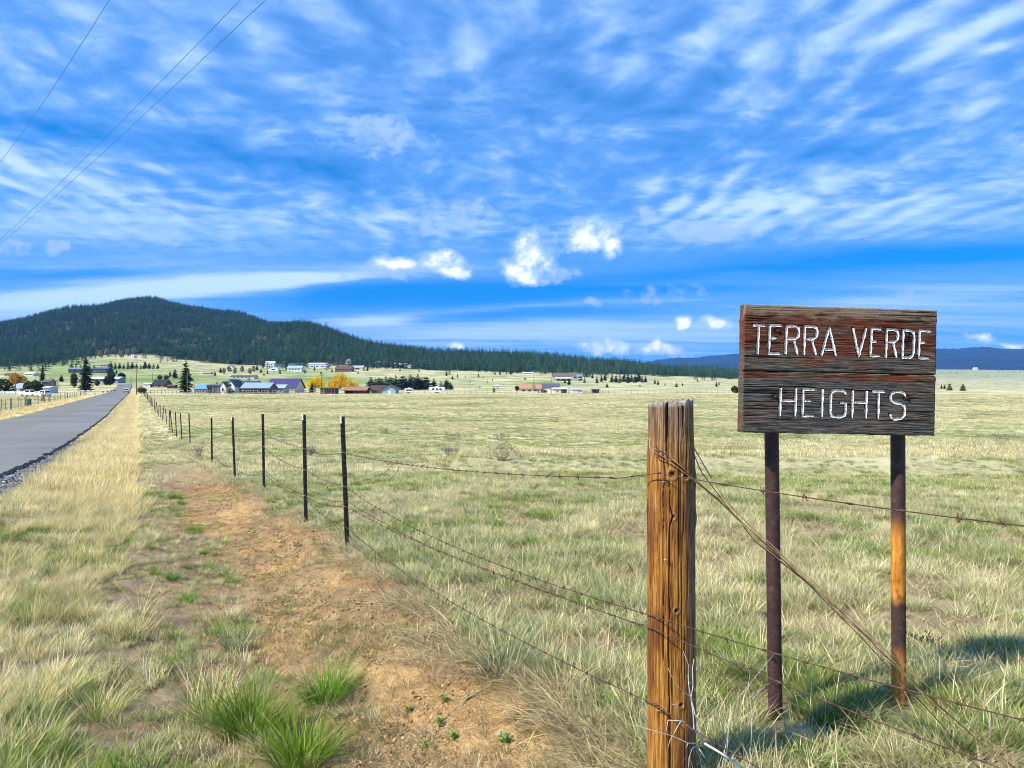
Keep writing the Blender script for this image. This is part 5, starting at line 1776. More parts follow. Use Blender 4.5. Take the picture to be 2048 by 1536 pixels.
YEL = [(.88, .60, .012), (.92, .68, .02), (.80, .50, .012), (.90, .62, .01)]
DKG = [(.03, .05, .012), (.045, .065, .014), (.022, .036, .01)]
RUS = [(.06, .045, .02), (.045, .05, .018), (.08, .05, .025)]
TANB = [(.16, .12, .07), (.20, .15, .09), (.12, .09, .05)]
leafy_thing('yellow_tree', 631, 780, [(622, 769, 9, 9), (634, 765, 11, 12), (644, 770, 7, 8)], YEL, 'smaller golden yellow tree left of the utility pole', 'tree', 1, 2600, .30)
leafy_thing('yellow_tree', 680, 779, [(664, 768, 10, 10), (680, 760, 14, 14), (697, 768, 13, 10), (710, 771, 8, 6), (672, 772, 16, 7)], YEL, 'broad golden yellow tree above the rust roofed shed', 'tree', 2, 4200, .30)
leafy_thing('yellow_tree', 36, 776, [(32, 757, 11, 11), (44, 760, 9, 9), (24, 762, 6, 7)], [(.50, .27, .02), (.58, .33, .03), (.42, .22, .02)], 'yellow tree behind the grey roofed house at left', 'tree', 3, 2600, .30)
leafy_thing('round_bush', 10, 787, [(8, 772, 15, 14), (20, 776, 8, 10), (-8, 774, 12, 13)], DKG, 'big dark round bush at the left edge of the view', 'bush', 4, 2600, .26, Y=285)
leafy_thing('round_bush', 60, 786, [(58, 773, 9, 11), (62, 778, 9, 7)], [(.05, .055, .012), (.065, .065, .015), (.04, .04, .01)], 'brownish green bush right of the grey roofed house', 'bush', 5, 1800, .26, Y=292)
leafy_thing('round_bush', 76, 786, [(74, 771, 11, 11), (79, 776, 9, 9)], [(.05, .065, .012), (.07, .08, .016), (.035, .05, .01)], 'larger olive bush behind the parked white cars', 'bush', 6, 2000, .26, Y=288)
leafy_thing('hedge_bush', 283, 789, [(280, 780, 5, 5), (287, 780, 5, 5), (283, 779, 5, 5)], [(.15, .105, .06), (.19, .13, .075), (.10, .075, .04)], 'brown rounded clipped bush at the end of the verge', 'bush', 7, 1500, .18, Y=250)
leafy_thing('round_tree', 244, 764, [(243, 752, 6, 6), (247, 753, 4, 5), (240, 754, 4, 4)], DKG, 'small round crowned dark tree left of the far road', 'tree', 8, 1500, .35)
leafy_thing('dark_tree', 220, 772, [(220, 760, 11, 10), (222, 750, 8, 7), (214, 764, 7, 7)], [(.028, .045, .014), (.04, .06, .018)], 'dark broad tree beside the white roofed long building', 'tree', 9, 2400, .32)
leafy_thing('dark_tree', 149, 776, [(149, 757, 7, 11), (147, 766, 6, 8)], RUS, 'dark reddish tree close left of the tall spruce', 'tree', 10, 1500, .28)
leafy_thing('round_bush', 195, 772, [(195, 766, 5, 6)], DKG, 'small dark bush between the tall spruce and dark tree', 'bush', 11, 600, .25)
leafy_thing('round_bush', 461, 788, [(460, 783, 5, 4.5), (464, 783.5, 4, 3.5)], [(.03, .055, .02), (.045, .075, .03)], 'green bush at the wall of the green house', 'bush', 12, 900, .2, Y=274)
for i, (x, y, lb) in enumerate([(320, 760, 'pale olive bush left of two on the meadow'), (333, 760, 'pale olive bush right of two on the meadow')]):
    leafy_thing('meadow_bush', x, y, [(x, y - 5, 5, 4)], [(.13, .12, .045), (.17, .14, .055)], lb, 'bush', 13 + i, 500, .4)
leafy_thing('round_bush', 1034, 787, [(1034, 778, 4, 5)], DKG, 'small dark bush at the left end of the tan roofed house', 'bush', 15, 400, .22, Y=300)
leafy_thing('round_bush', 1470, 786, [(1469, 778, 7, 7), (1474, 780, 6, 5)], JUN, 'olive juniper bush just left of the sign board', 'bush', 16, 1300, .22, Y=290)
leafy_thing('bare_poplar', 1068, 787, [(1068, 766, 2.6, 14), (1068, 776, 4, 8)], TANB, 'tall thin bare tree before the tan roofed house', 'tree', 17, 260, .12, 'pale_bark', Y=297)
leafy_thing('bare_poplar', 1103, 787, [(1103, 768, 2.2, 13), (1103, 778, 3, 8)], TANB, 'thin bare tree before the cream gabled house', 'tree', 18, 200, .12, 'pale_bark', Y=297)
leafy_thing('bare_tree', 104, 778, [(104, 764, 7, 10), (112, 766, 7, 9)], [(.17, .16, .09), (.22, .2, .11)], 'pale leafless tree left of the tall spruce', 'tree', 19, 420, .2, 'pale_bark')
for i, x in enumerate([200, 214, 228, 242, 256, 268]):
    yb = 716 - (i % 3) * 3
    leafy_thing('aspen_tree', x, yb, [(x, yb - 9, 5, 7), (x + 2, yb - 5, 4, 5)], [(.24, .24, .12), (.30, .29, .15), (.19, .19, .09)], 'pale leafless aspen, %s from the left below the dark hill' % ORD[i], 'tree', 30 + i, 420, .7, 'pale_bark', group='aspens below the hill')
for i, x in enumerate([448, 458, 470, 484, 500, 508]):
    yb = 749 - (i % 2) * 4
    leafy_thing('aspen_tree', x, yb, [(x, yb - 7, 3.6, 6)], [(.22, .21, .13), (.28, .26, .16)], 'thin grey aspen, %s from the left at the forest foot' % ORD[i], 'tree', 50 + i, 260, .5, 'pale_bark', group='aspens at the forest foot')

conifer_thing('spruce_tree', 372, 788, 721, spruce_crown[0], 1.02, 'tall bushy green spruce standing behind the rail fence', Y=283)
conifer_thing('spruce_tree', 172, 783, 716, spruce_crown[2], 1.0, 'tall dark spruce left of the road beyond the white fence', rz=1)
conifer_thing('spruce_tree', 85, 762, 732, spruce_crown[1], 1.0, 'narrow spruce on the left meadow', rz=2)
conifer_thing('spruce_tree', 624, 784, 763, spruce_crown[1], 1.6, 'squat dark spruce before the smaller yellow tree', rz=3, Y=300)
conifer_thing('spruce_tree', 350, 757, 738, small_crown[2], 1.3, 'dark cone shaped tree left of the tall bushy spruce')
conifer_thing('spruce_tree', 340, 755, 740, small_crown[0], .9, 'thin dark conifer on the meadow edge')
conifer_thing('spruce_tree', 233, 749, 738, small_crown[0], .9, 'small conifer on the meadow left of the road')
conifer_thing('spruce_tree', 123, 764, 750, small_crown[2], 1.5, 'small dark conifer above the left white fence')
conifer_thing('spruce_tree', 434, 771, 761, small_crown[1], 1.2, 'little conifer behind the rusty metal shed')
conifer_thing('spruce_tree', 988, 785, 771, small_crown[1], 1.2, 'small bluish conifer beside the white camper on the right')
wb = [(742, 774, 748), (751, 774, 752), (758, 774, 750), (765, 774, 752), (772, 774, 746), (781, 774, 749), (791, 774, 745), (798, 774, 750), (806, 774, 746), (812, 774, 750), (820, 774, 743), (827, 774, 748), (836, 774, 742), (843, 774, 749), (852, 774, 748), (868, 775, 752), (882, 775, 757), (893, 775, 755), (901, 776, 760)]
for i, (x, b, t) in enumerate(wb):
    conifer_thing('windbreak_spruce', x, b, t, small_crown[i % 3], 2.1, 'dark spruce, %s from the left in the long windbreak row' % ORD[i], 'windbreak spruces', rz=i * 1.7, Y=405 + (i % 3) * 6)
gr = [(1224, 765, 750), (1232, 765, 751), (1240, 766, 748), (1248, 764, 746), (1256, 766, 749), (1263, 764, 745), (1270, 766, 748), (1277, 764, 744), (1284, 765, 750), (1291, 765, 752)]
for i, (x, b, t) in enumerate(gr):
    conifer_thing('grove_conifer', x, b, t, small_crown[(i * 2) % 3], 1.5, 'dark conifer, %s from the left in the small grove on the slope' % ORD[i], 'conifers of the grove', rz=i * 1.3)
wl = [(143 + i * 9, 742, 724 + (i % 3) * 3) for i in range(6)] + [(222 + i * 8.5, 738, 722 + (i % 4) * 2) for i in range(12)]
for i, (x, b, t) in enumerate(wl):
    conifer_thing('shelterbelt_conifer', x, b, t, small_crown[i % 3], 1.3, 'dark conifer, %s from the left in the shelterbelt above the green meadow' % ORD[i], 'shelterbelt conifers', rz=i * 2.1)
sc_ = [(893, 752, 741), (915, 755, 746), (957, 755, 745), (990, 750, 742), (1000, 750, 742), (1022, 749, 733), (1013, 749, 742), (905, 759, 751), (931, 755, 751), (966, 757, 753), (1138, 770, 757), (1130, 767, 756), (1169, 766, 752),
       (1174, 755, 745), (1185, 757, 748), (1194, 767, 750), (1203, 764, 750), (1210, 762, 748), (1214, 775, 767), (1353, 774, 766), (1310, 768, 757), (1316, 770, 761), (1395, 764, 756), (1433, 774, 763), (1438, 770, 764), (528, 752, 744), (535, 748, 740), (593, 762, 757),
       (629, 741, 730), (657, 735, 724), (574, 741, 722), (1050, 760, 754), (1899, 781, 767), (1926, 782, 768), (1883, 778, 768), (1889, 778, 769), (430, 752, 741), (441, 746, 735), (486, 742, 731), (514, 741, 728), (522, 746, 737), (560, 748, 740), (610, 746, 738), (642, 749, 741), (664, 745, 735), (716, 748, 741), (735, 742, 733), (748, 735, 725), (772, 738, 730), (800, 742, 736), (838, 744, 736), (858, 741, 733), (985, 762, 757), (975, 765, 761), (940, 766, 762), (1330, 771, 764), (1365, 772, 766), (1280, 774, 768)]
where = {}
for i, (x, b, t) in enumerate(sc_):
    jun = i in (19, 32, 33, 18)
    side = 'right of the sign' if x > 1880 else ('between the post and the sign' if x > 1300 else ('near the big brown roofed house' if x > 1100 else ('on the pale slope above the right farm' if x > 880 else 'among the hillside houses')))
    where[side] = where.get(side, 0) + 1
    lb = 'small lone conifer %s, number %s in order of height' % (side, ORD[where[side] - 1])
    sc_[i] = (x, b, t, side, jun)
for side in where:
    g = sorted([q for q in sc_ if q[3] == side], key=lambda q: q[0])
    for j, (x, b, t, s_, jun) in enumerate(g):
        conifer_thing('lone_conifer', x, b, t, small_crown[3] if jun else small_crown[(j * 2) % 3], 1.15, 'small lone conifer %s, %s from the left' % (side, ORD[j]), 'lone conifers ' + side, rz=j * 1.9)


# ------------------------------------------------------------------ buildings
CM = {}


def cmat(c, rough=.75, var=.12):
    k = (c, rough)
    if k not in CM: CM[k] = plain('paint_%d' % len(CM), c, var, 1.2, rough)
    return CM[k]


WHITE = (.78, .78, .76); CREAM = (.66, .60, .45); GREY = (.36, .38, .40); BLUEG = (.30, .40, .48)


def building(name, label, cat, x0, x1, base, eave, ridge, wall, roof, depth, orient='x', Y=None, yaw=0.0, wins=(), door_or_bay=None, over=.4, trim=WHITE, chimney=False, posts=0, floor_z=None):
    xc = (x0 + x1) / 2
    Y = Y or stand(xc, base)
    k = Y / F
    X = (xc - CX) * k
    z = hz1(X, Y)
    Wd = (x1 - x0) * k; he = max(1.2, (base - eave) * k); hr = max(he + .25, (base - ridge) * k)
    r = empty(name, (X, Y, z), yaw)
    w = MB()
    hw = Wd / 2
    fnd = 1.5
    if orient == 'x':
        w.prism([(0, -fnd), (depth, -fnd), (depth, he), (depth / 2, hr), (0, he)], -hw, hw, 'x')
    elif orient == 'y':
        w.prism([(-hw, -fnd), (hw, -fnd), (hw, he), (0, hr), (-hw, he)], 0, depth, 'y')
    elif orient == 'shed':
        w.prism([(0, -fnd), (depth, -fnd), (depth, hr - .15), (0, he)], -hw, hw, 'x')
    w.obj('wall', cmat(wall), r)
    t = .14
    rf = MB()
    if orient == 'x':
        sl = (hr - he) / (depth / 2)
        for sgn in (0, 1):
            a0 = -over; b0 = he - over * sl
            pr = [(a0, b0 + .02), (depth / 2, hr + .02), (depth / 2, hr + t + .02), (a0, b0 + t + .02)]
            if sgn: pr = [(depth - a, q) for a, q in pr][::-1]
            rf.prism(pr, -hw - over, hw + over, 'x')
    elif orient == 'y':
        sl = (hr - he) / hw
        for sgn in (0, 1):
            a0 = -hw - over; b0 = he - over * sl
            pr = [(a0, b0 + .02), (0, hr + .02), (0, hr + t + .02), (a0, b0 + t + .02)]
            if sgn: pr = [(-a, q) for a, q in pr][::-1]
            rf.prism(pr, -over, depth + over, 'y')
    else:
        rf.prism([(-over, he - .05), (depth + over, hr + .02), (depth + over, hr + t), (-over, he + t - .05)], -hw - over, hw + over, 'x')
    ro = rf.obj('roof', cmat(roof, .5), r)
    if chimney:
        MB().box(-.4, .4, depth * .5 - .4, depth * .5 + .4, hr - .4, hr + 1.1).obj('chimney', cmat((.30, .2, .16)), ro)
    for (u0, u1, v0, v1) in wins:
        xa, xb = -hw + u0 * Wd, -hw + u1 * Wd; za, zb = v0 * he, v1 * he
        f = MB().box(xa - .1, xb + .1, -.06, .02, za - .1, zb + .1).obj('window', cmat(trim), r)
        MB().box(xa, xb, -.075, -.055, za, zb).obj('pane', MATS['window_glass'], f)
    if door_or_bay:
        u0, u1, v1, dc = door_or_bay
        MB().box(-hw + u0 * Wd, -hw + u1 * Wd, -.07, .02, 0, v1 * he).obj('door_or_bay', cmat(dc), r)
    for p in range(posts):
        xx = -hw + Wd * (p + .5) / posts
        MB().box(xx - .1, xx + .1, -over + .02, -over + .22, -.5, he - .1).obj('porch_post', cmat((.2, .15, .11)), r)
    tag(r, label, cat)
    return r


V4 = lambda n_, v0=.35, v1=.75, m_=.10: [(m_ + (1 - 2 * m_) * (i + .25) / n_, m_ + (1 - 2 * m_) * (i + .75) / n_, v0, v1) for i in range(n_)]
# along the far edge of the field
building('shed', 'small white shed beside the dark roofed red barn', 'shed', 287, 300, 775, 768.5, 766.5, WHITE, (.6, .6, .6), 6, 'x', door_or_bay=(.3, .55, .7, (.5, .5, .5)))
building('barn', 'red barn with black roof beyond the end of the verge', 'barn', 304, 330, 775, 769, 759.5, (.18, .06, .045), (.025, .027, .03), 8, 'x', wins=V4(2), door_or_bay=(.42, .6, .8, (.10, .04, .03)))
building('shed', 'low weathered red shed right of the red barn', 'shed', 334, 347, 777, 772.5, 770, (.16, .07, .06), (.12, .07, .065), 5, 'x', door_or_bay=(.3, .6, .8, (.06, .04, .04)))
building('shed', 'long low shed with bright blue metal roof behind the tall spruce', 'shed', 388, 414, 786, 777.5, 769.5, (.10, .13, .16), (.12, .30, .58), 9, 'x', Y=292, wins=V4(2, .2, .6))
building('shed', 'tall box shed of rusty and blue corrugated metal sheets', 'shed', 413, 438, 788, 772, 769.5, (.12, .15, .19), (.14, .13, .13), 7, 'shed', Y=285, door_or_bay=(.12, .42, .8, (.02, .02, .02)), wins=[(.6, .66, .1, .95), (.75, .8, .1, .95)], trim=(.22, .13, .10))
building('house', 'smaller white gable of the green roofed house behind the field fence', 'house wing', 440, 451, 787.5, 773, 764, WHITE, (.035, .075, .06), 9, 'y', Y=277, wins=[(.32, .68, .30, .75)], over=.25)
building('house', 'larger white gable of the green roofed house', 'house wing', 451, 469, 787, 771.5, 759.5, (.74, .76, .74), (.035, .075, .06), 10, 'y', Y=280, wins=[(.36, .64, .95, 1.2), (.2, .42, .2, .5)], over=.35, door_or_bay=(.7, .9, .45, (.25, .3, .28)))
building('house', 'dark green main house with green roof behind the log stable', 'house', 466, 508, 786, 772, 761.5, (.06, .12, .11), (.035, .075, .06), 11, 'x', Y=286, wins=[(.12, .3, .3, .7)], chimney=True)
building('dormer_house', 'small dark green dormer with wide window on the green roof', 'house wing', 471, 485, 774, 764, 761.5, (.06, .11, .10), (.035, .075, .06), 4, 'x', Y=285, wins=[(.2, .8, .55, .85)], over=.3)
building('stable', 'log stable with pale blue metal roof by the rail fence', 'stable', 484, 537, 789.5, 777.5, 768, (.17, .13, .10), (.24, .32, .48), 9, 'x', Y=272, wins=[(.06, .22, .15, .8), (.27, .42, .15, .8), (.66, .9, .1, .85)], trim=(.26, .22, .18), door_or_bay=(.46, .58, .85, (.02, .018, .016)), over=.6)
building('shed', 'small grey shed between the log stable and the purple roofed barn', 'shed', 538, 567, 788, 777, 771, (.30, .34, .34), (.32, .40, .45), 7, 'x', Y=283, wins=V4(3, .3, .7), over=.5)
building('barn', 'cream barn with wide dark purple metal roof', 'barn', 534, 590, 786, 776, 758, CREAM, (.060, .045, .13), 14, 'x', Y=305, wins=V4(1), over=.6)
building('loafing_shed', 'open dark timber loafing shed below the golden trees', 'shed', 640, 672, 789.5, 778.5, 777.5, (.07, .05, .04), (.10, .075, .06), 4, 'shed', Y=269, posts=6, over=.6)
building('shed', 'rust roofed red stable with open bays', 'stable', 689, 731, 788.5, 781.5, 775.5, (.14, .055, .04), (.34, .15, .07), 8, 'x', Y=275, door_or_bay=(.08, .4, .85, (.015, .012, .01)), wins=[(.5, .72, .1, .9)], trim=(.1, .04, .03), over=.6)  # near-black panel and dark pane stand for the shade inside the open bays
building('garage', 'blue grey gabled garage with brown roof and porch', 'garage', 765, 791, 788, 778, 771.5, BLUEG, (.085, .045, .035), 9, 'y', Y=279, door_or_bay=(.45, .68, .55, (.75, .77, .8)), over=.5)
building('porch_shed', 'brown roofed porch wing on the left of the blue grey garage', 'shed', 743, 766, 788, 780, 772.5, (.52, .50, .44), (.085, .045, .035), 7, 'x', Y=281, door_or_bay=(.3, .5, .8, (.35, .2, .1)), posts=3, over=.9)
building('house', 'cream house with orange tan roof at the right of the farm', 'house', 1037, 1082, 786, 777.5, 770, CREAM, (.42, .22, .11), 10, 'x', Y=305, wins=V4(3), door_or_bay=(.85, .93, .8, (.25, .15, .1)))
building('house', 'tall cream gabled house with dark blue grey roof', 'house', 1083, 1119, 785.5, 774, 768, CREAM, (.085, .09, .13), 10, 'x', Y=308, wins=[(.12, .3, .1, .45)], door_or_bay=(.35, .6, .45, (.72, .72, .7)))
building('shed', 'low white shed with open dark bay right of the cream house', 'shed', 1106, 1134, 787, 778.5, 776.5, CREAM, (.55, .57, .58), 7, 'shed', Y=292, door_or_bay=(.58, .96, .85, (.02, .02, .02)), wins=[(.25, .35, .3, .7)])  # near-black panel paints the shade inside the open bay
building('shed', 'small pale grey shed standing alone right of the farm', 'shed', 1145, 1164, 787, 779.5, 778, (.58, .60, .58), (.5, .52, .52), 5, 'shed', Y=289, door_or_bay=(.1, .55, .85, (.66, .67, .66)))
building('shed', 'tiny dark hut far right of the pale grey shed', 'shed', 1186, 1198, 787, 782, 780, (.06, .05, .05), (.05, .05, .055), 4, 'x', Y=290, door_or_bay=(.3, .6, .8, (.015, .015, .015)))
# left of the road
building('house', 'white house with grey roof among bushes at far left', 'house', 25, 52, 786.5, 777, 767.5, WHITE, (.30, .34, .40), 9, 'x', Y=300, wins=[(.08, .3, .2, .8)], door_or_bay=(.55, .95, .9, (.20, .11, .075)), chimney=True)
building('garage', 'pale garage behind the parked white cars', 'garage', 86, 97, 787, 776, 773, (.45, .50, .58), (.42, .46, .55), 6, 'x', Y=283, door_or_bay=(.2, .8, .7, (.6, .63, .68)))
building('shed', 'dark low shed above the olive bush', 'shed', 84, 98, 772, 764, 760, (.05, .05, .055), (.09, .10, .12), 7, 'x')
building('long_building', 'long low building with white roof left of the road', 'building', 184, 236, 766, 757.5, 754, (.30, .33, .33), (.72, .74, .76), 10, 'x', wins=V4(5), over=.8)
building('barn', 'brown barn with sunlit yellow end on the left meadow', 'barn', 138, 162, 746.5, 739, 735.5, (.16, .11, .085), (.17, .19, .24), 12, 'x', yaw=.3, wins=V4(1))
building('barn', 'long dark teal barn on the left meadow', 'barn', 181, 214, 746.5, 739, 735.5, (.035, .055, .065), (.05, .085, .10), 12, 'x', wins=V4(3))
building('house', 'low white house on the far left meadow edge', 'house', 48, 66, 752, 748, 744.5, WHITE, (.55, .58, .58), 9, 'x', wins=V4(2))
building('house', 'small dark roofed house at the extreme left edge', 'house', 8, 22, 753, 749, 747, (.35, .33, .3), (.12, .10, .10), 8, 'x', wins=V4(2))
building('house', 'bright white gabled house high on the meadow under the forest', 'house', 258, 268, 716, 712, 709, WHITE, (.5, .45, .42), 9, 'y', wins=V4(2, .3, .7))
building('house', 'pink roofed house half hidden in the shelterbelt', 'house', 199, 214, 734.5, 730, 727.5, (.45, .36, .34), (.35, .22, .2), 9, 'x', wins=V4(2))
building('house', 'tall pale wooden chalet with big windows at the forest foot', 'house', 453, 467, 744, 736, 730.5, (.62, .55, .42), (.45, .38, .28), 9, 'y', wins=[(.15, .45, .1, .5), (.55, .85, .1, .5), (.3, .7, .6, 1.0)])
building('house', 'pinkish low house left of the chalet', 'house', 405, 420, 749, 746, 744.5, (.5, .35, .27), (.40, .30, .25), 8, 'x', wins=V4(2))
building('long_house', 'long low white house with brown roof above the green house', 'house', 460, 508, 757, 753, 750.5, (.62, .62, .58), (.13, .09, .08), 10, 'x', wins=V4(5))
building('house', 'roof among trees half way up the forest slope', 'house', 461, 480, 709, 705.5, 703, (.42, .30, .24), (.34, .27, .27), 10, 'x', wins=V4(2))
# hillside houses
building('house', 'white two storey house at the left of the hillside row', 'house', 530, 548, 735, 727, 722.5, WHITE, (.55, .58, .6), 10, 'x', wins=V4(3, .1, .35) + V4(3, .6, .85))
building('garage', 'long dark roofed garage right of the white two storey house', 'garage', 549, 568, 735.5, 731.5, 729, (.20, .24, .26), (.07, .085, .10), 9, 'x', wins=V4(2))
building('house', 'white house with low green gable in front of the hillside row', 'house', 537, 556, 742, 737, 733, (.66, .76, .74), (.35, .47, .45), 9, 'y', wins=V4(1))
building('house', 'house with teal roof and white walls in the middle of the hillside', 'house', 574, 603, 743, 736.5, 731.5, WHITE, (.30, .40, .44), 11, 'x', wins=V4(4), door_or_bay=(.75, .95, .8, (.7, .7, .7)), chimney=True)
building('house', 'dark green house behind the teal roofed one', 'house', 580, 602, 735, 730, 727, (.06, .09, .09), (.05, .08, .08), 9, 'x', wins=V4(2))
building('long_house', 'long grey white machine shed on the hillside', 'shed', 615, 654, 735.5, 729, 725.5, (.58, .60, .62), (.36, .40, .44), 11, 'x', wins=V4(3, .3, .6))
building('house', 'brown house with hipped brown roof on the green hillside', 'house', 670, 704, 744, 738, 732, (.16, .09, .07), (.13, .065, .05), 12, 'x', wins=V4(4), chimney=True)
building('garage', 'beige garage right of the brown hillside house', 'garage', 703, 726, 741, 735.5, 731.5, (.50, .45, .33), (.32, .37, .42), 10, 'x', wins=V4(1))
building('house', 'narrow white gabled house at the forest edge above the brown house', 'house', 691, 703, 728, 722, 718, WHITE, (.6, .62, .62), 8, 'y', wins=V4(1))
building('house', 'pale house inside the forest above the machine shed', 'house', 652, 661, 718, 714, 711.5, (.62, .55, .48), (.5, .44, .4), 8, 'x', wins=V4(1))
building('house', 'house with white porch at the forest edge left of the white barn', 'house', 751, 767, 730, 725.5, 722.5, (.55, .50, .46), (.26, .22, .2), 9, 'x', wins=V4(3), posts=4, over=.8)
building('barn', 'wide white metal barn below the forest ridge', 'barn', 785, 812, 735, 730.5, 726.5, WHITE, (.72, .73, .72), 14, 'x', wins=V4(1))
building('trailer_house', 'small white and dark trailer right of the white metal barn', 'trailer', 815, 828, 735.5, 731.5, 730, WHITE, (.3, .33, .34), 4, 'x', wins=V4(3))
building('long_house', 'long reddish brown ranch house under the ridge forest', 'house', 879, 912, 738.5, 733, 729, (.20, .10, .075), (.09, .10, .10), 11, 'x', wins=V4(5), over=.7)
building('trailer_house', 'white and blue mobile home far up the slope', 'mobile home', 1046, 1065, 750, 746, 744.5, (.70, .72, .72), (.5, .52, .54), 5, 'x', wins=V4(3), trim=(.2, .35, .45))
b = building('house', 'big hillside house with long brown roof and deck', 'house', 1107, 1146, 762, 753, 746.5, (.34, .35, .31), (.15, .105, .085), 11, 'x', wins=V4(3, .1, .45), over=.7)
MB().box(-8, 8.2, -3.0, -.1, 2.2, 2.5).box(-8, 8.2, -3.0, -2.9, 2.5, 3.4).obj('deck', cmat(WHITE), b)
building('house_wing', 'gabled front wing of the big hillside house with dark windows', 'house', 1145, 1166, 762.5, 752, 746, (.33, .36, .33), (.15, .105, .085), 9, 'y', wins=[(.1, .42, .55, .9), (.55, .92, .1, .42), (.55, .92, .55, .92)])
building('far_house', 'cream house far across the valley under the blue hills', 'house', 1948, 1956, 732, 729, 727, (.7, .66, .5), (.5, .45, .35), 14, 'x', Y=4900)
building('far_barn', 'long low pale barn on the plain right of the sign', 'barn', 2000, 2032, 774.5, 773, 772, (.50, .46, .40), (.42, .40, .38), 14, 'x', Y=1200)


# ------------------------------------------------------------------ trailers, vehicles
def wheel(parent, x, y, r=.34, w_=.22):
    t = MB().tube([(x - w_ / 2, y, r), (x + w_ / 2, y, r)], r, 14).obj('wheel', MATS['tyre'], parent)
    MB().tube([(x - w_ / 2 - .012, y, r), (x + w_ / 2 + .012, y, r)], r * .58, 10).obj('rim', MATS['chrome'], t)


def car(name, label, cat, loc, rz, paint, kind):
    """local: x across, +y forward"""
    r = empty(name, loc, rz)
    hw = .93
    if kind == 'suv':
        prof = [(-2.35, .45), (-2.38, .9), (-2.30, 1.05), (1.05, 1.08), (2.15, .95), (2.35, .75), (2.33, .42), (2.1, .32), (-2.15, .32)]
        cab = [(-2.28, 1.05), (-2.05, 1.66), (-1.7, 1.74), (-.2, 1.74), (.35, 1.66), (1.15, 1.07)]
        wx_ = (-1.38, 1.42)
    elif kind == 'pickup':
        prof = [(-2.75, .55), (-2.75, 1.08), (-.6, 1.10), (1.25, 1.14), (2.5, 1.02), (2.72, .85), (2.70, .48), (2.4, .40), (-2.5, .40)]
        cab = [(-.75, 1.08), (-.62, 1.72), (-.4, 1.82), (.6, 1.82), (.85, 1.74), (1.45, 1.12)]
        wx_ = (-1.65, 1.7)
    else:
        prof = [(-2.1, .42), (-2.15, .85), (-2.0, .98), (1.0, 1.0), (2.05, .86), (2.2, .66), (2.15, .38), (1.95, .28), (-1.95, .28)]
        cab = [(-1.95, .97), (-1.55, 1.45), (-1.2, 1.52), (-.1, 1.52), (.2, 1.46), (1.05, .99)]
        wx_ = (-1.28, 1.3)
    def slab(pr, w0, w1, zmid):
        n_ = len(pr); mb = MB()
        def wid(z): return w0 if z < zmid else w1
        L = [(-wid(z), a, z) for a, z in pr]; R = [(wid(z), a, z) for a, z in pr]
        mb.add(L + R, [tuple(range(n_)), tuple(range(n_, 2 * n_))[::-1]] + [(i, n_ + i, n_ + (i + 1) % n_, (i + 1) % n_) for i in range(n_)])
        return mb
    pm = cmat(paint, .3, .03)
    bo = slab(prof, hw, hw - .06, .9).obj('body', pm, r)
    zc = max(z for a, z in cab)
    ca = slab(cab, hw - .08, hw - .22, zc - .3).obj('cabin', pm, r)
    # glazing: panels a little proud of the cabin
    f0, f1 = cab[0], cab[1]
    def glass(name_, pts):
        mb = MB(); n_ = Vector((pts[1][0] - pts[0][0], pts[1][1] - pts[0][1], pts[1][2] - pts[0][2])).cross(Vector((pts[2][0] - pts[0][0], pts[2][1] - pts[0][1], pts[2][2] - pts[0][2]))).normalized() * .015
        mb.add([Vector(p) + n_ for p in pts] + [Vector(p) - n_ for p in pts], [(0, 1, 2, 3), (7, 6, 5, 4), (0, 4, 5, 1), (1, 5, 6, 2), (2, 6, 7, 3), (3, 7, 4, 0)])
        mb.obj(name_, MATS['window_glass'], ca)
    lerp = lambda p, q, t: (p[0] + (q[0] - p[0]) * t, p[1] + (q[1] - p[1]) * t)
    a, b = lerp(f0, f1, .15), lerp(f0, f1, .9)
    glass('rear_window', [(-.62, a[0] - .012, a[1]), (.62, a[0] - .012, a[1]), (.58, b[0] - .012, b[1]), (-.58, b[0] - .012, b[1])])
    a, b = lerp(cab[-1], cab[-2], .12), lerp(cab[-1], cab[-2], .92)
    glass('windscreen', [(-.68, a[0] + .012, a[1]), (.68, a[0] + .012, a[1]), (.60, b[0] + .012, b[1]), (-.60, b[0] + .012, b[1])])
    y0, y1 = cab[1][0], cab[-2][0]; zb = cab[0][1] + .08
    for s_ in (-1, 1):
        xx = s_ * (hw - .07)
        for (q0, q1) in ((0.05, .48), (.53, .95)):
            ya, yb = y0 + (y1 - y0) * q0, y0 + (y1 - y0) * q1
            glass('side_window', [(xx, ya, zb), (xx, yb + .12 * q1, zb), (s_ * (hw - .2), yb, zc - .12), (s_ * (hw - .2), ya, zc - .12)])
        for wy_ in wx_: wheel(r, s_ * (hw - .10), wy_)
        yr = prof[1][0]; zt = .72
        MB().box(s_ * .72 - .10, s_ * .72 + .10, yr - .02, yr + .08, zt, zt + .22).obj('tail_light', MATS['lamp_red'], r)
        yf = max(a_ for a_, z_ in prof)
        MB().box(s_ * .68 - .14, s_ * .68 + .14, yf - .14, yf - .005, .68, .82).obj('headlight', MATS['chrome'], r)
    MB().box(-.26, .26, prof[0][0] - .03, prof[0][0] + .05, .55, .67).obj('number_plate', cmat((.7, .7, .7)), r)
    MB().box(-.85, .85, prof[0][0] - .06, prof[0][0] + .1, .36, .50).obj('bumper', cmat((.05, .05, .05)), r)
    tag(r, label, cat)
    return r


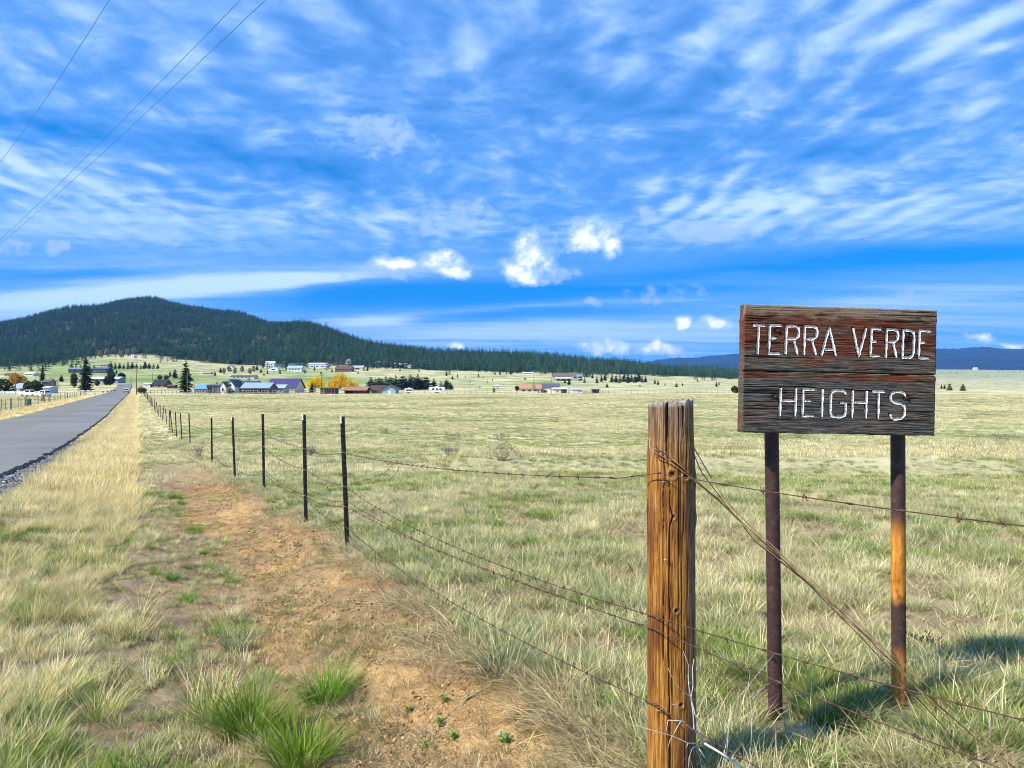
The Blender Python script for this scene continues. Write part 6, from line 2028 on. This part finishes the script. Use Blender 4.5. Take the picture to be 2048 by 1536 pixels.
Yc = 292.0
dlane = 6.9
Xc = float(fence_x(Yc)) - dlane * CF
car('car', 'silver car driving away on the road in the distance', 'car', (Xc, Yc, hz1(Xc, Yc) + .16), math.atan(FK), (.62, .64, .66), 'suv')
for (x, base, kd, nm, lb, rz_) in [(60, 793, 'pickup', 'pickup_truck', 'white pickup truck parked beyond the left roadside fence', 1.35), (87, 793.5, 'suv', 'car', 'white car parked right of the white pickup', 1.0)]:
    p = ground_at(x, base, 100, 300)
    car(nm, lb, 'car' if kd != 'pickup' else 'truck', p, rz_, (.80, .80, .80), kd)


def camper(name, label, x0, x1, base, top, Y):
    k = Y / F; X = ((x0 + x1) / 2 - CX) * k; L = (x1 - x0) * k; H_ = (base - top) * k
    r = empty(name, (X, Y, hz1(X, Y)))
    h0 = .55
    n_ = MB(); hw = L / 2
    n_.prism([(-hw, h0), (hw * .97, h0), (hw, h0 + .3), (hw, H_ - .35), (hw * .96, H_ - .08), (hw * .90, H_), (-hw * .9, H_), (-hw * .97, H_ - .1), (-hw, H_ - .5)], 0, 2.4, 'y')
    n_.obj('body', cmat(WHITE, .4), r)
    MB().box(-hw * .97, hw * .97, -.02, .01, h0 + .55, h0 + .75).obj('stripe', cmat((.25, .38, .5)), r)
    for q in (-.6, -.1, .35):
        f = MB().box(q * hw - .1, q * hw + .9, -.03, .01, H_ * .52, H_ * .8).obj('window', cmat((.5, .5, .5)), r)
        MB().box(q * hw - .02, q * hw + .82, -.045, -.025, H_ * .55, H_ * .77).obj('pane', MATS['window_glass'], f)
    MB().box(hw * .68, hw * .68 + .65, -.03, .01, h0 + .05, H_ * .82).obj('door_or_bay', cmat((.66, .66, .64)), r)
    MB().box(-hw * .2, -hw * .2 + .8, .8, 1.5, H_ - .02, H_ + .28).obj('roof_vent', cmat((.7, .7, .7)), r)
    for q in (-.12, .14):
        t = MB().tube([(q * hw, .02, .33), (q * hw, .25, .33)], .33, 12).obj('wheel', MATS['tyre'], r)
        MB().tube([(q * hw, .0, .33), (q * hw, .03, .33)], .17, 10).obj('rim', MATS['chrome'], t)
    MB().box(-hw - 1.0, -hw, 1.1, 1.3, .45, .6).obj('tow_bar', MATS['post_steel'], r)
    tag(r, label, 'trailer')


camper('camper_trailer', 'long white camper trailer with blue stripe beyond the field fence', 858, 889, 787, 774, 285)
camper('box_trailer', 'plain white box trailer left of the long camper', 809, 825, 787, 777, 284)
camper('camper_trailer', 'white camper parked up the slope beside the small conifer', 988, 1002, 777, 770, stand(995, 777))
camper('box_trailer', 'small white trailer left of the parked slope camper', 955, 962.5, 777, 772, stand(958, 777))
# blue tarpaulin over a pile
Yt = 290; k = Yt / F
tp = empty('covered_stack', tuple(Vector(((732 - CX) * k, Yt, hz1((732 - CX) * k, Yt)))))
tag(tp, 'stack under bright blue tarpaulin behind the rust roofed stable', 'tarpaulin')
xs = np.linspace(-2.7, 2.7, 28); ys = np.linspace(-1.4, 1.4, 14)
Xg, Yg = np.meshgrid(xs, ys)
Zg = 2.35 + .5 * np.sin(Xg * 1.9 + .5) * .5 + (fbm(Xg * 2 + 9, Yg * 2, 7, 3) - .5) * .6
edge = np.maximum(np.abs(Xg) / 2.7, np.abs(Yg) / 1.4)
Zg = np.where(edge > .86, .95, Zg)
i = np.arange(13)[:, None] * 28; j = np.arange(27)[None, :]
link('tarpaulin', fast_mesh('tarpaulin', np.stack([Xg, Yg, Zg], -1).reshape(-1, 3), np.stack([i + j, i + j + 1, i + 29 + j, i + 28 + j], -1).reshape(-1, 4), cmat((.03, .22, .62), .5)), tp)
MB().box(-2.5, 2.5, -1.25, 1.25, -.3, 1.4).obj('bale_stack', cmat((.34, .27, .15)), tp)


# ------------------------------------------------------------------ poles, cables, far fences, mailboxes
def pole(name, x, base, top, Y, label, arm=True):
    k = Y / F; X = (x - CX) * k; z = hz1(X, Y); h = EYE - (top - HZ) * k - z
    r = empty(name, (X, Y, z))
    MB().tube([(0, 0, -.5), (0, 0, h * .5), (0, 0, h)], [.17, .15, .11], 8).obj('pole', MATS['pole_wood'], r, True)
    if arm:
        MB().box(-1.1, 1.1, -.08, .08, h - .55, h - .38).obj('cross_arm', MATS['pole_wood'], r)
        for q in (-1, 0, 1): MB().tube([(q * .95, 0, h - .38), (q * .95, 0, h - .22), (q * .95, 0, h - .18)], [.03, .06, .03], 6).obj('insulator', cmat((.35, .36, .36)), r)
        MB().tube([(.3, 0, h - 1.6), (.3, 0, h - .8)], .2, 10).obj('transformer', cmat((.35, .37, .38)), r)
    tag(r, label, 'utility pole')
    return r


pole('utility_pole', 273, 789, 735, 255, 'tall thin utility pole at the end of the golden verge')
pole('utility_pole', 374.5, 788, 746, 276, 'utility pole in front of the tall bushy spruce', False)
pole('utility_pole', 643, 779, 749, 330, 'utility pole between the two golden trees')
pole('utility_pole', 262, 770, 752, stand(262, 770), 'short distant pole beside the far road', False)
pole('utility_pole', 305, 762, 745, stand(305, 762), 'thin pole on the meadow right of the road', False)
pole('utility_pole', 31, 790, 752, 270, 'pole before the grey roofed house at left', False)


def cable(label, a, b, c, r):
    """through two seen points, on to a far support"""
    d_ = (b - a)
    pts = [a - d_ * .8 + Vector((0, 0, .35)), a, a.lerp(b, .5) - Vector((0, 0, .12)), b, b + d_ * .9 + Vector((0, 0, .4))]
    sm = []
    for i in range(len(pts) - 1):
        p0, p1, p2, p3 = pts[max(i - 1, 0)], pts[i], pts[i + 1], pts[min(i + 2, len(pts) - 1)]
        for q in range(8):
            t = q / 8
            sm.append(.5 * ((2 * p1) + (p2 - p0) * t + (2 * p0 - 5 * p1 + 4 * p2 - p3) * t * t + (3 * p1 - p0 - 3 * p2 + p3) * t ** 3))
    sm.append(pts[-1])
    o = MB().tube(sm, r, 5).obj('power_cable', MATS['power_cable'], None, True)
    tag(o, label, 'cable', 'overhead power cables')


cable('overhead cable farthest left crossing the sky corner', at(218, 0, 15.5), at(-6, 332, 27), None, .0065)
cable('left one of two close overhead cables crossing the sky', at(480, 0, 17.5), at(-8, 487, 42), None, .0085)
cable('right one of two close overhead cables crossing the sky', at(530, 0, 17.5), at(-4, 492, 42), None, .0085)

# rail fence along the far edge of the field
rf = empty('rail_fence', tuple(at(460, 788, 262)))
tag(rf, 'weathered wooden rail fence along the far edge of the field', 'fence')
RL = Vector(rf.location)
xs_ = list(np.arange(286, 650, 7.4))
pp = []
for q, x in enumerate(xs_):
    Y = 262 + 3 * math.sin(q * .3); X = (x - CX) / F * Y; z = hz1(X, Y); pp.append(Vector((X, Y, z)))
    hh = rr.uniform(1.3, 1.65)
    o = MB().tube([(0, 0, -.3), (0, 0, hh)], [.10, .09], 6).obj('post', MATS['rail_wood'], rf); o.location = pp[-1] - RL
for a, b in zip(pp[:-1], pp[1:]):
    for h in (.5, 1.15):
        if rr.random() < .08: continue
        o = MB().tube([a + Vector((0, -.1, h + rr.uniform(-.08, .08))), b + Vector((0, -.1, h + rr.uniform(-.08, .08)))], .065, 5).obj('rail', MATS['rail_wood'], rf); o.location = -RL
wf = empty('wire_fence', tuple(at(1000, 788, 264)))
tag(wf, 'far wire fence of grey posts along the right part of the field edge', 'fence')
WL = Vector(wf.location)
pp = []
for q, x in enumerate(np.arange(780, 1490, 11.5)):
    Y = 264 + x * .01; X = (x - CX) / F * Y; z = hz1(X, Y); pp.append(Vector((X, Y, z)))
    o = MB().tube([(0, 0, -.3), (0, 0, rr.uniform(1.1, 1.5))], [.085, .07], 5).obj('post', MATS['rail_wood'], wf); o.location = pp[-1] - WL
for h in (.5, 1.05):
    o = MB().tube([p + Vector((0, -.08, h)) for p in pp], .012, 4).obj('wire_strand', MATS['rusty_wire'], wf); o.location = -WL
# roadside fence left of the road
lf = empty('roadside_fence', tuple(at(100, 805, 130)))
tag(lf, 'wire fence of thin posts along the left side of the road', 'fence')
LL = Vector(lf.location)
pp = []; Y = 82.0; q = 0
while Y < 250:
    dd = 16.6; X = float(fence_x(Y)) - dd / CF + rr.uniform(-.2, .2); p = Vector((X, Y, hz1(X, Y))); pp.append(p)
    stout = q % 9 == 4
    hh = rr.uniform(1.25, 1.5)
    o = MB().tube([(0, 0, -.3), (rr.uniform(-.05, .05), 0, hh)], [.11 if stout else .045] * 2, 6).obj('post', MATS['rail_wood'] if stout or q % 2 else MATS['old_wood'], lf); o.location = p - LL
    Y += rr.uniform(3.4, 5.2); q += 1
for h in (.45, .8, 1.15):
    o = MB().tube([p + Vector((0, 0, h)) for p in pp], .010, 4).obj('wire_strand', MATS['rusty_wire'], lf); o.location = -LL
# white rail fence before the left house
w2 = empty('white_fence', tuple(at(40, 792, 225)))
tag(w2, 'white rail fence in front of the house at far left', 'fence')
WW = Vector(w2.location); pp = []
for x in np.arange(-14, 100, 7.0):
    Y = 228; X = (x - CX) / F * Y; p = Vector((X, Y, hz1(X, Y))); pp.append(p)
    o = MB().box(-.07, .07, -.07, .07, -.3, 1.25).obj('post', cmat(WHITE), w2); o.location = p - WW
for a, b in zip(pp[:-1], pp[1:]):
    for h in (.45, .8, 1.12):
        o = MB().tube([a + Vector((0, -.09, h)), b + Vector((0, -.09, h))], .06, 4).obj('rail', cmat(WHITE), w2); o.location = -WW
# gate timber and green utility box near the left fence
p = ground_at(51, 812, 40, 250)
o = MB().tube([(0, 0, -.3), (0, 0, 1.45)], [.16, .15], 10).obj('stout_post', cmat((.45, .30, .15)), None, True); o.location = p; tag(o, 'stout tan gate post left of the road beside the green box', 'post')
p = ground_at(54.5, 812, 40, 250) + Vector((.3, 0, 0))
ub = empty('utility_box', tuple(p)); tag(ub, 'dark green utility box beside the stout tan post', 'utility box')
MB().box(-.2, .2, -.2, .2, 0, .92).obj('body', cmat((.03, .09, .075)), ub); MB().box(-.22, .22, -.22, .22, .92, 1.0).obj('lid', cmat((.03, .09, .075)), ub)
p = ground_at(86, 803, 40, 250)
br_ = empty('gate_brace', tuple(p)); tag(br_, 'dark timber brace posts of a gate left of the road', 'gate')
for (x0, x1) in ((-.5, .5), (.5, -.5)): MB().tube([(x0, 0, 0), (x1, .05, 1.6)], .08, 6).obj('brace', MATS['old_wood'], br_)
MB().tube([(0, 0, -.2), (0, 0, 1.9)], .12, 8).obj('post', MATS['old_wood'], br_)


def mailbox(x, base, Y, col, label):
    X = (x - CX) / F * Y
    r = empty('mailbox', (X, Y, hz1(X, Y)), math.atan(FK) - 1.57)
    MB().box(-.05, .05, -.05, .05, -.3, 1.05).obj('post', MATS['rail_wood'], r)
    prof = [(-.12, 1.05), (.12, 1.05)] + [(.12 * math.cos(a), 1.22 + .12 * math.sin(a)) for a in np.linspace(0, math.pi, 7)]
    b = MB().prism(prof, -.28, .28, 'y').obj('box', cmat(col, .4), r)
    MB().box(.12, .135, -.1, -.05, 1.2, 1.4).obj('flag', MATS['lamp_red'], r)
    tag(r, label, 'mailbox', 'mailboxes along the road')


for i, (x, Y, c) in enumerate([(190, 190, WHITE), (206, 215, (.06, .06, .06)), (215, 240, (.05, .05, .05)), (222, 262, (.07, .07, .07)), (229, 285, (.05, .05, .05))]):
    mailbox(x, 0, Y, c, 'white mailbox, nearest of the row left of the road' if i == 0 else 'dark mailbox, %s nearest of the row left of the road' % ORD[i])

# ------------------------------------------------------------------ air
hb = MB().box(-9000, 14000, -1500, 11200, -260, 760)
hz_o = hb.obj('haze', None)
hm = bpy.data.materials.new('haze'); hm.use_nodes = True; hm.node_tree.nodes.clear()
hn = NT(hm.node_tree)
pv = hn.node('ShaderNodeVolumePrincipled')
pv.inputs['Color'].default_value = (.11, .40, 1.0, 1)
pv.inputs['Density'].default_value = 0.000046
pv.inputs['Anisotropy'].default_value = 0.0
ho = hn.node('ShaderNodeOutputMaterial'); hm.node_tree.links.new(pv.outputs[0], ho.inputs['Volume'])
hz_o.data.materials.append(hm)
tag(hz_o, 'thin blue air over the whole valley', 'haze', kind='stuff')
